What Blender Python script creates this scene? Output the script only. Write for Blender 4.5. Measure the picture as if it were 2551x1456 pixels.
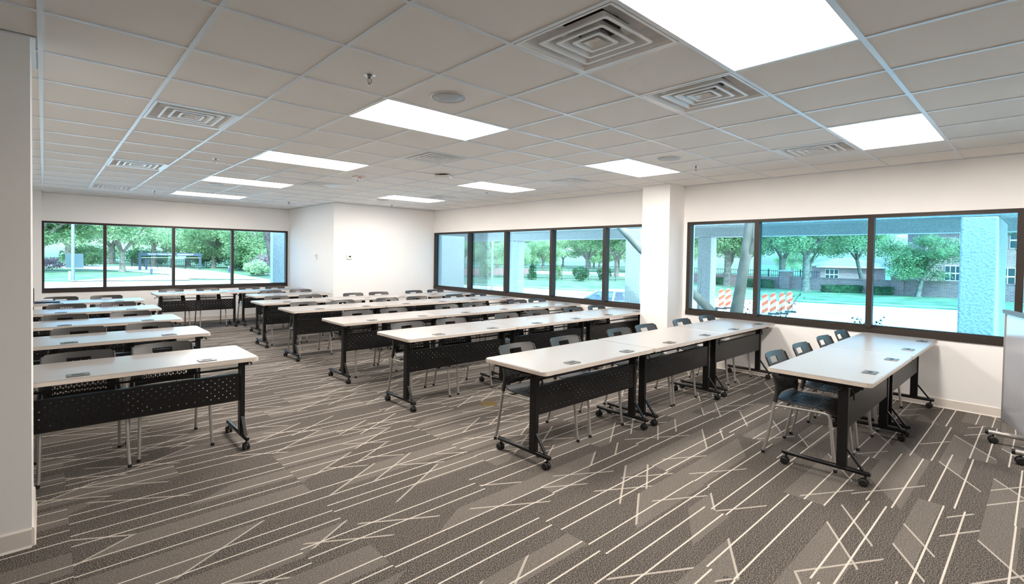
import bpy, bmesh, math, random
from mathutils import Vector, Matrix
PI = math.pi
for o in list(bpy.data.objects): bpy.data.objects.remove(o)
scn = bpy.context.scene
col = scn.collection
random.seed(7)

# ------------------------------------------------------------------ camera
CAM = Vector((0.00943, -3.06918, 1.5663))
yaw, pitch, roll = -0.71471, -0.021195, -0.014538
Rz = Matrix.Rotation(yaw, 3, 'Z'); Rx = Matrix.Rotation(pitch, 3, 'X'); Ry = Matrix.Rotation(roll, 3, 'Y')
Rm = Rz @ Rx @ Ry                       # columns: right, forward, up
right, fwd, up = Rm.col[0], Rm.col[1], Rm.col[2]
cd = bpy.data.cameras.new('camera'); cam = bpy.data.objects.new('camera', cd); col.objects.link(cam)
m = Matrix((right, up, -fwd)).transposed().to_4x4(); m.translation = CAM
cam.matrix_world = m
cd.sensor_fit = 'HORIZONTAL'; cd.sensor_width = 36.0; cd.lens = 36.0 * 1241.0 / 2551.0
cd.shift_x = (1275.5 - 1185.25) / 2551.0; cd.shift_y = (663.87 - 728.0) / 2551.0
cd.clip_start = 0.05; cd.clip_end = 600
scn.camera = cam

# ------------------------------------------------------------------ sky, sun, exposure
W = bpy.data.worlds.new('sky'); scn.world = W; W.use_nodes = True
nt = W.node_tree; nt.nodes.clear()
sk = nt.nodes.new('ShaderNodeTexSky'); sk.sky_type = 'NISHITA'; sk.sun_disc = False
sk.sun_elevation = math.radians(52); sk.sun_rotation = math.radians(200); sk.air_density = 1.0; sk.dust_density = 2.5; sk.ozone_density = 1.5
bg = nt.nodes.new('ShaderNodeBackground'); bg.inputs['Strength'].default_value = 0.42
wo = nt.nodes.new('ShaderNodeOutputWorld')
nt.links.new(sk.outputs[0], bg.inputs[0]); nt.links.new(bg.outputs[0], wo.inputs[0])
sd = bpy.data.lights.new('sun', 'SUN'); sd.energy = 1.75; sd.angle = math.radians(2.5); sd.color = (1.0, 0.96, 0.88)
sun = bpy.data.objects.new('sun', sd); col.objects.link(sun)
sun.rotation_euler = Vector((0.50, 0.66, -0.92)).to_track_quat('-Z', 'Y').to_euler()   # light travels this way
sun.location = (-5, -20, 30)
LAMP = 18.5                                  # troffer lens emission
LAMPCOL = (1.0, 0.93, 0.86)
scn.view_settings.view_transform = 'Standard'; scn.view_settings.look = 'None'
scn.view_settings.exposure = 1.68; scn.view_settings.gamma = 1.0; scn.view_settings.use_curve_mapping = False
cy = scn.cycles
cy.max_bounces = 9; cy.diffuse_bounces = 5; cy.glossy_bounces = 3; cy.transmission_bounces = 4; cy.transparent_max_bounces = 20
cy.caustics_reflective = False; cy.caustics_refractive = False; cy.sample_clamp_indirect = 6.0
cy.use_denoising = True

# ------------------------------------------------------------------ node helper + materials
class NB:
    def __init__(s, name):
        s.m = bpy.data.materials.new(name); s.m.use_nodes = True
        s.t = s.m.node_tree; s.t.nodes.clear()
        s.out = s.t.nodes.new('ShaderNodeOutputMaterial')
    def n(s, typ, **kw):
        x = s.t.nodes.new(typ)
        for k, v in kw.items(): setattr(x, k, v)
        return x
    def l(s, a, b): s.t.links.new(a, b)
    def setin(s, sock, v):
        if isinstance(v, bpy.types.NodeSocket): s.l(v, sock)
        else: sock.default_value = v
    def M(s, op, a, b=None, c=None):
        x = s.n('ShaderNodeMath', operation=op)
        s.setin(x.inputs[0], a)
        if b is not None: s.setin(x.inputs[1], b)
        if c is not None: s.setin(x.inputs[2], c)
        return x.outputs[0]
    def mix(s, f, a, b):
        x = s.n('ShaderNodeMix', data_type='RGBA')
        s.setin(x.inputs[0], f); s.setin(x.inputs[6], a); s.setin(x.inputs[7], b)
        return x.outputs[2]
    def wn(s, x=0.0, y=0.0, z=0.0):
        c = s.n('ShaderNodeCombineXYZ')
        for i, v in enumerate((x, y, z)): s.setin(c.inputs[i], v)
        w = s.n('ShaderNodeTexWhiteNoise', noise_dimensions='3D'); s.l(c.outputs[0], w.inputs['Vector'])
        sp = s.n('ShaderNodeSeparateColor'); s.l(w.outputs['Color'], sp.inputs[0])
        return sp.outputs[0], sp.outputs[1], sp.outputs[2]
    def noise(s, scale, detail=2.0, vec=None, rough=0.5):
        x = s.n('ShaderNodeTexNoise'); x.inputs['Scale'].default_value = scale; x.inputs['Detail'].default_value = detail
        x.inputs['Roughness'].default_value = rough
        if vec is not None: s.l(vec, x.inputs['Vector'])
        return x.outputs[0]
    def pos(s):
        g = s.n('ShaderNodeNewGeometry'); return g.outputs['Position']
    def obj(s):
        return s.n('ShaderNodeTexCoord').outputs['Object']
    def sep(s, v):
        x = s.n('ShaderNodeSeparateXYZ'); s.l(v, x.inputs[0]); return x.outputs
    def ramp(s, f, lo, hi):
        x = s.n('ShaderNodeMapRange'); x.inputs[1].default_value = lo; x.inputs[2].default_value = hi; s.l(f, x.inputs[0]); return x.outputs[0]
    def bsdf(s, colr, rough=0.5, metal=0.0, spec=0.5, bump=None, bstr=0.2, bdist=0.01):
        p = s.n('ShaderNodeBsdfPrincipled')
        if not isinstance(colr, bpy.types.NodeSocket) and len(colr) == 3: colr = (*colr, 1)
        s.setin(p.inputs['Base Color'], colr); s.setin(p.inputs['Roughness'], rough); p.inputs['Metallic'].default_value = metal
        p.inputs['Specular IOR Level'].default_value = spec
        if bump is not None:
            b = s.n('ShaderNodeBump'); b.inputs['Strength'].default_value = bstr; b.inputs['Distance'].default_value = bdist
            s.l(bump, b.inputs['Height']); s.l(b.outputs[0], p.inputs['Normal'])
        return p
    def done(s, sh):
        s.l(sh.outputs[0] if hasattr(sh, 'outputs') else sh, s.out.inputs[0]); return s.m
def simple(name, c, rough=0.5, metal=0.0, spec=0.5, vary=0.0, vscale=6.0, bump=0.0, bscale=80.0):
    b = NB(name); o = b.obj()
    cc = (*c, 1)
    if vary > 0:
        f = b.noise(vscale, 3.0, o)
        cc = b.mix(f, tuple(x * (1 - vary) for x in c) + (1,), tuple(min(1, x * (1 + vary)) for x in c) + (1,))
    bm_ = b.noise(bscale, 2.0, o) if bump > 0 else None
    return b.done(b.bsdf(cc, rough, metal, spec, bm_, bump, 0.004))
MAT = {}
MAT['wall'] = simple('wall_paint', (0.90, 0.88, 0.86), 0.7, 0, 0.3, 0.015, 3, 0.05, 180)
MAT['tee'] = simple('ceiling_tee_paint', (0.80, 0.83, 0.86), 0.32, 0, 0.5, 0.01)
MAT['base'] = simple('vinyl_base', (0.74, 0.68, 0.62), 0.5, 0, 0.4, 0.03)
MAT['bronze'] = simple('bronze_aluminium', (0.040, 0.030, 0.025), 0.45, 0.2, 0.35, 0.1)
MAT['top'] = simple('white_laminate', (0.325, 0.308, 0.295), 0.30, 0, 0.5, 0.01, 2)
MAT['edge'] = simple('edge_banding', (0.60, 0.52, 0.45), 0.5, 0, 0.4, 0.03)
MAT['black'] = simple('black_powder_coat', (0.007, 0.0065, 0.0065), 0.36, 0.0, 0.3, 0.1, 30, 0.03, 300)
MAT['silver'] = simple('silver_tube', (0.42, 0.40, 0.375), 0.42, 0.6, 0.5, 0.04, 20)
MAT['chair'] = simple('black_chair_plastic', (0.032, 0.030, 0.029), 0.40, 0, 0.6, 0.08, 40, 0.06, 260)
MAT['rubber'] = simple('black_rubber', (0.012, 0.012, 0.012), 0.55, 0, 0.4, 0.05)
MAT['outlet'] = simple('outlet_plate', (0.10, 0.095, 0.09), 0.35, 0.2, 0.5, 0.05)
MAT['dark'] = simple('dark_recess', (0.008, 0.008, 0.008), 0.6)
MAT['whitemetal'] = simple('white_enamel', (0.90, 0.89, 0.875), 0.30, 0, 0.5, 0.01)
MAT['whiteplastic'] = simple('white_plastic', (0.80, 0.77, 0.73), 0.42, 0, 0.5, 0.01)
MAT['grille'] = simple('speaker_grille', (0.48, 0.49, 0.50), 0.5, 0.1, 0.5, 0.05, 200)
MAT['chrome'] = simple('chrome', (0.75, 0.75, 0.76), 0.12, 1.0, 0.5)
MAT['sprink'] = simple('dark_chrome', (0.30, 0.29, 0.28), 0.22, 1.0, 0.5)
MAT['red'] = simple('red_letters', (0.6, 0.03, 0.03), 0.5)
MAT['screen'] = simple('lcd', (0.03, 0.05, 0.06), 0.15)
MAT['board'] = simple('whiteboard_steel', (0.42, 0.43, 0.46), 0.14, 0.0, 0.7, 0.01)
MAT['brass'] = simple('floor_box_brass', (0.17, 0.115, 0.045), 0.5, 0.3, 0.5, 0.2, 60)
MAT['gap_shadow'] = simple('tan_gap_shadow', (0.42, 0.30, 0.18), 0.4, 0.5)  # colour of the shadow line drawn at the lens end
MAT['paper'] = simple('white_paper', (0.85, 0.86, 0.87), 0.6)

def carpet():
    b = NB('carpet_planks'); P = b.sep(b.pos()); x, y = P[0], P[1]
    PW, PL = 0.305, 1.22
    rf = b.M('DIVIDE', b.M('ADD', y, 1.01), PW); row = b.M('FLOOR', rf); v = b.M('MULTIPLY', b.M('FRACT', rf), PW)
    r0, r0b, _ = b.wn(row, 3.1, 0.0)
    sh = b.M('MULTIPLY', b.M('FLOOR', b.M('MULTIPLY', r0, 4.0)), 0.305)
    cf = b.M('DIVIDE', b.M('ADD', b.M('ADD', x, sh), 9.95), PL); cl = b.M('FLOOR', cf); u = b.M('MULTIPLY', b.M('FRACT', cf), PL)
    a1, a2, a3 = b.wn(row, cl, 1.0); b1, b2, b3 = b.wn(row, cl, 5.0); c1, c2, c3 = b.wn(row, cl, 9.0)
    def line(d, w): return b.M('LESS_THAN', b.M('ABSOLUTE', d), w)
    v1 = b.M('MULTIPLY_ADD', a1, 0.11, 0.035); v2 = b.M('ADD', v1, b.M('MULTIPLY_ADD', a2, 0.05, 0.085))
    long_ = b.M('MAXIMUM', line(b.M('SUBTRACT', v, v1), 0.0045), line(b.M('SUBTRACT', v, v2), 0.0045))
    s29, c29 = math.sin(math.radians(29)), math.cos(math.radians(29))
    uA = b.M('MULTIPLY_ADD', a3, 0.95, -0.35); dA = b.M('SUBTRACT', b.M('MULTIPLY', b.M('SUBTRACT', u, uA), s29), b.M('MULTIPLY', v, c29))
    uB = b.M('MULTIPLY_ADD', b1, 0.95, 0.25); dB = b.M('ADD', b.M('MULTIPLY', b.M('SUBTRACT', u, uB), s29), b.M('MULTIPLY', v, c29))
    diagA = line(dA, 0.0062); diagB = line(dB, 0.0062)
    dA2 = line(b.M('SUBTRACT', dA, 0.155), 0.0062); dB2 = line(b.M('SUBTRACT', dB, 0.155), 0.0062)
    gA = b.M('MULTIPLY', b.M('GREATER_THAN', v, b.M('MULTIPLY', b2, 0.16)), b.M('GREATER_THAN', c1, 0.15))
    gB = b.M('MULTIPLY', b.M('LESS_THAN', v, b.M('MULTIPLY_ADD', b3, 0.18, 0.14)), b.M('GREATER_THAN', c2, 0.15))
    gA2 = b.M('MULTIPLY', gA, b.M('GREATER_THAN', c2, 0.5)); gB2 = b.M('MULTIPLY', gB, b.M('GREATER_THAN', c1, 0.5))
    dg = b.M('MAXIMUM', b.M('MAXIMUM', b.M('MULTIPLY', diagA, gA), b.M('MULTIPLY', diagB, gB)), b.M('MAXIMUM', b.M('MULTIPLY', dA2, gA2), b.M('MULTIPLY', dB2, gB2)))
    zone = b.M('MULTIPLY', b.M('GREATER_THAN', b.M('MULTIPLY', dA, b.M('SUBTRACT', c3, 0.5)), 0.0), b.M('GREATER_THAN', b.M('ADD', v, b.M('MULTIPLY', a2, 0.1)), b.M('MULTIPLY', c3, 0.25)))
    sp = b.noise(170.0, 1.0, b.pos(), 0.6); spk = b.ramp(sp, 0.46, 0.66)
    stripe = b.M('MULTIPLY_ADD', b.M('SINE', b.M('MULTIPLY', y, 2 * PI / 0.0062)), 0.5, 0.5)
    big = b.noise(2.2, 2.0, b.pos())
    dark = b.mix(spk, (0.030, 0.026, 0.023, 1), (0.235, 0.207, 0.18, 1))
    lf = b.M('MAXIMUM', b.M('MULTIPLY', spk, 0.75), b.M('MULTIPLY', stripe, 0.42))
    light = b.mix(lf, (0.058, 0.051, 0.045, 1), (0.30, 0.267, 0.234, 1))
    base = b.mix(zone, dark, light)
    base = b.mix(b.M('MULTIPLY', big, 0.18), base, (0.12, 0.104, 0.09, 1))
    seam = b.M('MAXIMUM', b.M('LESS_THAN', v, 0.0012), b.M('LESS_THAN', u, 0.0012))
    base = b.mix(b.M('MULTIPLY', seam, 0.6), base, (0.03, 0.026, 0.022, 1))
    base = b.mix(b.M('MULTIPLY', dg, 0.85), base, (0.40, 0.36, 0.315, 1))
    base = b.mix(long_, base, (0.52, 0.475, 0.42, 1))
    return b.done(b.bsdf(base, 0.95, 0, 0.15, sp, 0.35, 0.004))
MAT['carpet'] = carpet()
def tile():
    b = NB('acoustic_tile'); p = b.pos(); f = b.noise(420, 3.0, p, 0.7); g = b.noise(3.0, 2.0, p)
    c = b.mix(f, (0.87, 0.83, 0.785, 1), (0.97, 0.935, 0.895, 1)); c = b.mix(b.M('MULTIPLY', g, 0.12), c, (0.80, 0.76, 0.71, 1))
    return b.done(b.bsdf(c, 0.9, 0, 0.2, f, 0.3, 0.002))
MAT['tile'] = tile()
def emis(name, c, s):
    b = NB(name); e = b.n('ShaderNodeEmission'); e.inputs[0].default_value = (*c, 1); e.inputs[1].default_value = s; return b.done(e)
MAT['lens'] = emis('lamp_lens', LAMPCOL, LAMP)
def glass():
    b = NB('tinted_window_glass')
    t = b.n('ShaderNodeBsdfTransparent'); t.inputs[0].default_value = (0.72, 0.925, 0.985, 1)
    g = b.n('ShaderNodeBsdfGlossy'); g.inputs['Roughness'].default_value = 0.0; g.inputs[0].default_value = (0.9, 0.95, 1, 1)
    fr = b.n('ShaderNodeFresnel'); fr.inputs[0].default_value = 1.35
    mx = b.n('ShaderNodeMixShader'); b.l(b.M('MULTIPLY', fr.outputs[0], 0.8), mx.inputs[0]); b.l(t.outputs[0], mx.inputs[1]); b.l(g.outputs[0], mx.inputs[2])
    return b.done(mx)
MAT['glass'] = glass()
def perf():
    b = NB('perforated_black_steel'); o = b.sep(b.obj()); x, z = o[0], o[2]
    px, pz = 0.056, 0.050
    rz = b.M('DIVIDE', z, pz / 2); row = b.M('FLOOR', rz); fz = b.M('SUBTRACT', b.M('FRACT', rz), 0.5)
    off = b.M('MULTIPLY', b.M('MODULO', b.M('ADD', row, 1000.0), 2.0), 0.5)
    fx = b.M('SUBTRACT', b.M('FRACT', b.M('ADD', b.M('DIVIDE', x, px), off)), 0.5)
    d = b.M('SQRT', b.M('ADD', b.M('POWER', b.M('MULTIPLY', fx, px), 2.0), b.M('POWER', b.M('MULTIPLY', fz, pz / 2), 2.0)))
    hole = b.M('LESS_THAN', d, 0.0045)
    hole = b.M('MULTIPLY', hole, b.M('MULTIPLY', b.M('GREATER_THAN', z, 0.395), b.M('LESS_THAN', z, 0.565)))
    hole = b.M('MULTIPLY', hole, b.M('MULTIPLY', b.M('GREATER_THAN', x, 0.135), b.M('LESS_THAN', x, 1.39)))
    p = b.bsdf((0.007, 0.0065, 0.0065), 0.4, 0, 0.3)
    t = b.n('ShaderNodeBsdfTransparent'); mx = b.n('ShaderNodeMixShader'); b.l(hole, mx.inputs[0]); b.l(p.outputs[0], mx.inputs[1]); b.l(t.outputs[0], mx.inputs[2])
    return b.done(mx)
MAT['perf'] = perf()
# exterior
def two(name, c1, c2, scale, rough=0.8, detail=4, bump=0.0, bdist=0.02):
    b = NB(name); f = b.noise(scale, detail, b.pos()); f2 = b.ramp(f, 0.35, 0.65)
    return b.done(b.bsdf(b.mix(f2, (*c1, 1), (*c2, 1)), rough, 0, 0.2, f if bump else None, bump, bdist))
MAT['grass'] = two('lawn_grass', (0.085, 0.155, 0.085), (0.19, 0.275, 0.165), 0.7, 0.9, 6)
MAT['road'] = two('concrete_road', (0.62, 0.60, 0.56), (0.72, 0.70, 0.66), 0.8)
MAT['curb'] = two('curb_concrete', (0.58, 0.56, 0.52), (0.66, 0.64, 0.60), 2.0)
MAT['stucco'] = two('pebble_stucco', (0.50, 0.50, 0.48), (0.66, 0.655, 0.63), 34.0, 0.9, 5, 0.5, 0.02)
MAT['bark'] = two('tree_bark', (0.13, 0.105, 0.085), (0.26, 0.22, 0.185), 5.0, 0.9, 5, 0.6, 0.04)
MAT['darkbark'] = two('dark_tree_bark', (0.035, 0.03, 0.028), (0.09, 0.08, 0.075), 6.0, 0.9, 5, 0.6, 0.04)
MAT['palebark'] = two('smooth_pale_bark', (0.20, 0.185, 0.16), (0.34, 0.315, 0.27), 3.0, 0.7, 5, 0.3, 0.02)
def leafmat(name, c1, c2):
    b = NB(name); f = b.noise(0.9, 3.0, b.pos()); f = b.ramp(f, 0.35, 0.65); c = b.mix(f, (*c1, 1), (*c2, 1))
    d = b.n('ShaderNodeBsdfDiffuse'); b.l(c, d.inputs[0]); t = b.n('ShaderNodeBsdfTranslucent'); b.l(c, t.inputs[0])
    mx = b.n('ShaderNodeMixShader'); mx.inputs[0].default_value = 0.4; b.l(d.outputs[0], mx.inputs[1]); b.l(t.outputs[0], mx.inputs[2]); return b.done(mx)
MAT['leaf'] = leafmat('oak_leaves', (0.11, 0.20, 0.09), (0.36, 0.50, 0.26))
MAT['leaf2'] = leafmat('pale_leaves', (0.20, 0.33, 0.17), (0.50, 0.62, 0.36))
MAT['leafdark'] = leafmat('hedge_leaves', (0.035, 0.10, 0.05), (0.10, 0.21, 0.10))
MAT['leafpink'] = leafmat('pinkish_leaves', (0.24, 0.15, 0.17), (0.40, 0.28, 0.30))
def brick():
    b = NB('red_brick'); p = b.sep(b.obj()); cx = b.n('ShaderNodeCombineXYZ'); b.l(b.M('ADD', p[0], p[1]), cx.inputs[0]); b.l(p[2], cx.inputs[1])
    t = b.n('ShaderNodeTexBrick'); b.l(cx.outputs[0], t.inputs['Vector']); t.inputs['Scale'].default_value = 1.0
    t.inputs['Color1'].default_value = (0.30, 0.12, 0.105, 1); t.inputs['Color2'].default_value = (0.42, 0.20, 0.18, 1); t.inputs['Mortar'].default_value = (0.50, 0.42, 0.40, 1)
    t.inputs['Brick Width'].default_value = 0.30; t.inputs['Row Height'].default_value = 0.10; t.inputs['Mortar Size'].default_value = 0.012
    return b.done(b.bsdf(t.outputs[0], 0.85, 0, 0.2))
MAT['brick'] = brick()
MAT['shingle'] = two('roof_shingle', (0.30, 0.29, 0.28), (0.42, 0.41, 0.40), 3.0)
MAT['iron'] = simple('black_iron', (0.02, 0.022, 0.024), 0.5)
MAT['lamppost'] = simple('lamp_post_paint', (0.17, 0.18, 0.20), 0.4, 0.2, 0.5, 0.05)
MAT['gate'] = simple('gate_blue_grey', (0.06, 0.085, 0.13), 0.5, 0.1, 0.5, 0.05)
MAT['cabinet'] = simple('utility_green_grey', (0.10, 0.145, 0.17), 0.55, 0, 0.4, 0.05)
MAT['carpaint'] = simple('silver_car_paint', (0.55, 0.56, 0.57), 0.22, 0.3, 0.6, 0.0)
MAT['tyre'] = simple('tyre_rubber', (0.015, 0.015, 0.016), 0.7)
MAT['timber'] = simple('gravel_tan', (0.45, 0.40, 0.33), 0.9, 0, 0.2, 0.2, 1.0)
def carglass():
    b = NB('car_glass'); t = b.n('ShaderNodeBsdfTransparent'); t.inputs[0].default_value = (0.35, 0.45, 0.48, 1); g = b.n('ShaderNodeBsdfGlossy'); g.inputs['Roughness'].default_value = 0.02
    mx = b.n('ShaderNodeMixShader'); mx.inputs[0].default_value = 0.18; b.l(t.outputs[0], mx.inputs[1]); b.l(g.outputs[0], mx.inputs[2]); return b.done(mx)
MAT['carglass'] = carglass()
def drumstripe():
    b = NB('orange_white_stripes'); p = b.sep(b.obj()); s = b.M('FRACT', b.M('DIVIDE', b.M('ADD', p[2], b.M('MULTIPLY', p[1], 0.75)), 0.37))
    f = b.M('GREATER_THAN', s, 0.5); c = b.mix(f, (0.6, 0.6, 0.6, 1), (0.62, 0.085, 0.03, 1)); return b.done(b.bsdf(c, 0.4))
MAT['stripes'] = drumstripe()

# ------------------------------------------------------------------ mesh helpers
class MB:
    def __init__(s): s.v = []; s.f = []; s.smooth = []
    def add(s, vs, fs, smooth=False):
        o = len(s.v); s.v += [tuple(v) for v in vs]; s.f += [tuple(i + o for i in f) for f in fs]; s.smooth += [smooth] * len(fs); return s
    def box(s, x0, y0, z0, x1, y1, z1):
        return s.add([(x0,y0,z0),(x1,y0,z0),(x1,y1,z0),(x0,y1,z0),(x0,y0,z1),(x1,y0,z1),(x1,y1,z1),(x0,y1,z1)],
                     [(0,3,2,1),(4,5,6,7),(0,1,5,4),(1,2,6,5),(2,3,7,6),(3,0,4,7)])
    def cbox(s, x0, y0, z0, x1, y1, z1, c):       # box with chamfered edges (all twelve)
        vs = []; xs, ys, zs = (x0, x1), (y0, y1), (z0, z1)
        bm = bmesh.new(); bmesh.ops.create_cube(bm, size=1.0)
        for v in bm.verts: v.co = Vector(((x0+x1)/2 + v.co.x*(x1-x0), (y0+y1)/2 + v.co.y*(y1-y0), (z0+z1)/2 + v.co.z*(z1-z0)))
        bmesh.ops.bevel(bm, geom=bm.edges[:], offset=c, segments=2, affect='EDGES', profile=0.6)
        bm.verts.ensure_lookup_table(); s.add([v.co[:] for v in bm.verts], [[v.index for v in f.verts] for f in bm.faces]); bm.free(); return s
    def tube(s, pts, r, n=8, caps=True, smooth=True, flat=None):
        pts = [Vector(p) for p in pts]; rs = r if isinstance(r, (list, tuple)) else [r] * len(pts)
        vs = []; fs = []; ref = None
        for i, p in enumerate(pts):
            d = (pts[min(i+1, len(pts)-1)] - pts[max(i-1, 0)]).normalized()
            if ref is None:
                ref = Vector((0, 0, 1)) if abs(d.z) < 0.9 else Vector((1, 0, 0))
            a = d.cross(ref).normalized(); bb = a.cross(d).normalized(); ref = bb
            for k in range(n):
                t = 2 * PI * k / n + (PI / n if n == 4 else 0)
                fy = flat if flat else 1.0
                vs.append(p + a * (math.cos(t) * rs[i]) + bb * (math.sin(t) * rs[i] * fy))
        for i in range(len(pts) - 1):
            for k in range(n):
                fs.append((i*n + k, i*n + (k+1) % n, (i+1)*n + (k+1) % n, (i+1)*n + k))
        s.add(vs, fs, smooth)
        if caps: s.add(vs[:n], [tuple(range(n))[::-1]]); s.add(vs[-n:], [tuple(range(n))])
        return s
    def lathe(s, prof, c=(0, 0, 0), n=20, axis='Z', smooth=True):
        vs = []; fs = []
        for r, h in prof:
            for k in range(n):
                t = 2 * PI * k / n; q = (r * math.cos(t), r * math.sin(t), h)
                if axis == 'X': q = (q[2], q[0], q[1])
                elif axis == 'Y': q = (q[0], q[2], q[1])
                vs.append((c[0]+q[0], c[1]+q[1], c[2]+q[2]))
        for i in range(len(prof) - 1):
            for k in range(n): fs.append((i*n+k, i*n+(k+1) % n, (i+1)*n+(k+1) % n, (i+1)*n+k))
        s.add(vs, fs, smooth); s.add(vs[:n], [tuple(range(n))[::-1]]); s.add(vs[-n:], [tuple(range(n))]); return s
    def prism(s, poly, z0, z1, inset=0.0, inz=0.0):  # polygon (xy list) extruded in z, optional top chamfer
        n = len(poly); vs = [(x, y, z0) for x, y in poly]; lv = [poly]; zz = [z0]
        rings = [(poly, z0), (poly, z1 - inz)]
        if inset > 0:
            cxm = sum(p[0] for p in poly) / n; cym = sum(p[1] for p in poly) / n
            ins = []
            for i in range(n):
                a = Vector(poly[i-1]); b_ = Vector(poly[i]); c_ = Vector(poly[(i+1) % n])
                nrm = Vector((-(c_-a).y, (c_-a).x)).normalized(); ins.append(tuple(b_ + nrm * inset))
            rings.append((ins, z1))
        vs = [(x, y, z) for pl, z in rings for x, y in pl]; fs = []
        for i in range(len(rings) - 1):
            for k in range(n): fs.append((i*n+k, i*n+(k+1) % n, (i+1)*n+(k+1) % n, (i+1)*n+k))
        fs.append(tuple(range(n))[::-1]); fs.append(tuple((len(rings)-1)*n + k for k in range(n)))
        return s.add(vs, fs)
    def plate(s, fn, nu, nv, th, mask=None):     # thick curved plate with holes; fn(u,v) in 0..1
        P = [[Vector(fn(i/nu, j/nv)) for j in range(nv+1)] for i in range(nu+1)]
        keep = [[(mask is None or mask((i+.5)/nu, (j+.5)/nv, i, j)) for j in range(nv)] for i in range(nu)]
        A = {}; B = {}
        for i in range(nu+1):
            for j in range(nv+1):
                du = P[min(i+1, nu)][j] - P[max(i-1, 0)][j]; dv = P[i][min(j+1, nv)] - P[i][max(j-1, 0)]
                nn = du.cross(dv).normalized() * (th / 2); A[i, j] = P[i][j] + nn; B[i, j] = P[i][j] - nn
        ia = {}; vs = []; fs = []; side_v = []; side_f = []
        def gid(d, k, tag):
            if (tag, k) not in ia: ia[(tag, k)] = len(vs); vs.append(d[k])
            return ia[(tag, k)]
        for i in range(nu):
            for j in range(nv):
                if not keep[i][j]: continue
                q = [(i, j), (i+1, j), (i+1, j+1), (i, j+1)]
                fs.append([gid(A, k, 0) for k in q]); fs.append([gid(B, k, 1) for k in q][::-1])
                for (di, dj), (k1, k2) in (((0, -1), (q[0], q[1])), ((1, 0), (q[1], q[2])), ((0, 1), (q[2], q[3])), ((-1, 0), (q[3], q[0]))):
                    a, b_ = i+di, j+dj
                    if a < 0 or b_ < 0 or a >= nu or b_ >= nv or not keep[a][b_]:
                        o = len(side_v); side_v += [A[k1], B[k1], B[k2], A[k2]]; side_f.append((o, o+1, o+2, o+3))
        s.add(vs, fs, True); s.add(side_v, side_f, False); return s
    def build(s, name, mat, parent=None, loc=None):
        me = bpy.data.meshes.new(name); me.from_pydata(s.v, [], s.f); me.validate()
        if len(me.polygons) == len(s.smooth): me.polygons.foreach_set('use_smooth', s.smooth)
        me.materials.append(MAT[mat] if isinstance(mat, str) else mat); me.update()
        o = bpy.data.objects.new(name, me); col.objects.link(o)
        if parent is not None: o.parent = parent
        if loc is not None: o.location = loc
        return o
def rrect(x0, y0, x1, y1, r, n=5):
    out = []
    for cx, cy_, a0 in ((x1-r, y0+r, -PI/2), (x1-r, y1-r, 0), (x0+r, y1-r, PI/2), (x0+r, y0+r, PI)):
        for k in range(n+1): a = a0 + PI/2*k/n; out.append((cx + r*math.cos(a), cy_ + r*math.sin(a)))
    return out
def empty(name, loc=(0, 0, 0), rz=0.0):
    o = bpy.data.objects.new(name, None); o.empty_display_size = 0.1; o.location = loc; o.rotation_euler = (0, 0, rz); col.objects.link(o); return o
def tag(o, label, cat, group=None, kind=None):
    o['label'] = label; o['category'] = cat
    if group: o['group'] = group
    if kind: o['kind'] = kind
    return o
def struct(o): o['kind'] = 'structure'; return o
KIDS = {}
def kids(o): return [c for c in col.objects if c.parent == o] if o.name not in KIDS else KIDS[o.name]
def copy_tree(o, parent=None):
    c = o.copy(); col.objects.link(c)
    if parent is not None: c.parent = parent
    ch = kids(o); KIDS[o.name] = ch
    for k in ch: copy_tree(k, c)
    return c

# ------------------------------------------------------------------ room dimensions
HC = 2.659; T = 0.6096
XW = 7.33; YB = 9.549; YN = 9.30; BX, BY = 4.68, 6.95
ZS, ZT = 0.73, 2.117                       # window bottom / top
XL, YF, XF = -0.62, -6.4, -3.2             # hidden left wall, wall behind the camera, front-left wall
YE0, YE1, XE = 0.41, 1.01, -0.041          # end of the wall at the left edge of the photo
# floor
struct(MB().box(XF - .2, YF - .2, -0.12, XW + .02, YB + .02, 0.0).build('floor', 'carpet'))
# ceiling: tiles + tee grid, cut out for lights and diffusers
LIGHTS = [(3, 0), (3, 4), (3, 8), (3, 12), (8, 0), (8, 4), (8, 8), (3, -4), (8, -4), (8, -8)]
VENTS = [(3, -3), (5, -3), (1, 2), (1, 7), (1, 12), (5, 2), (5, 7), (9, 2), (9, 7), (9, -3)]
cut = set()
for i, j in LIGHTS: cut |= {(i, j), (i+1, j)}
for i, j in VENTS: cut.add((i, j))
mb = MB()
for i in range(-6, 13):
    for j in range(-11, 17):
        if (i, j) in cut: continue
        x0, x1 = max(i*T, XF - .1), min((i+1)*T, XW + .1); y0, y1 = max(j*T, YF - .1), min((j+1)*T, YB + .1)
        if x1 > x0 and y1 > y0: mb.box(x0, y0, HC + .006, x1, y1, HC + .02)
ceiling = struct(mb.build('ceiling', 'tile'))
mb = MB(); hw = 0.012
for i in range(-5, 13):
    for j in range(-11, 16):
        if not ((i-1, j) in cut and (i, j) in cut and any((a, j) in ((i-1, j),) for a, b in LIGHTS for a, j2 in [(a, b)] if b == j and a == i-1)):
            mb.box(i*T - hw, j*T + hw, HC, i*T + hw, (j+1)*T - hw, HC + .014)
for j in range(-10, 16):
    for i in range(-6, 12): mb.box(i*T - hw, j*T - hw, HC - .0004, (i+1)*T - hw, j*T + hw, HC + .0135)
struct(mb.build('trim_1', 'tee', ceiling))
# roof above the ceiling so that no sky leaks in
struct(MB().box(XF - .3, YF - .3, HC + .32, XW + .30, YB + .30, HC + .45).build('roof', 'stucco'))
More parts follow.
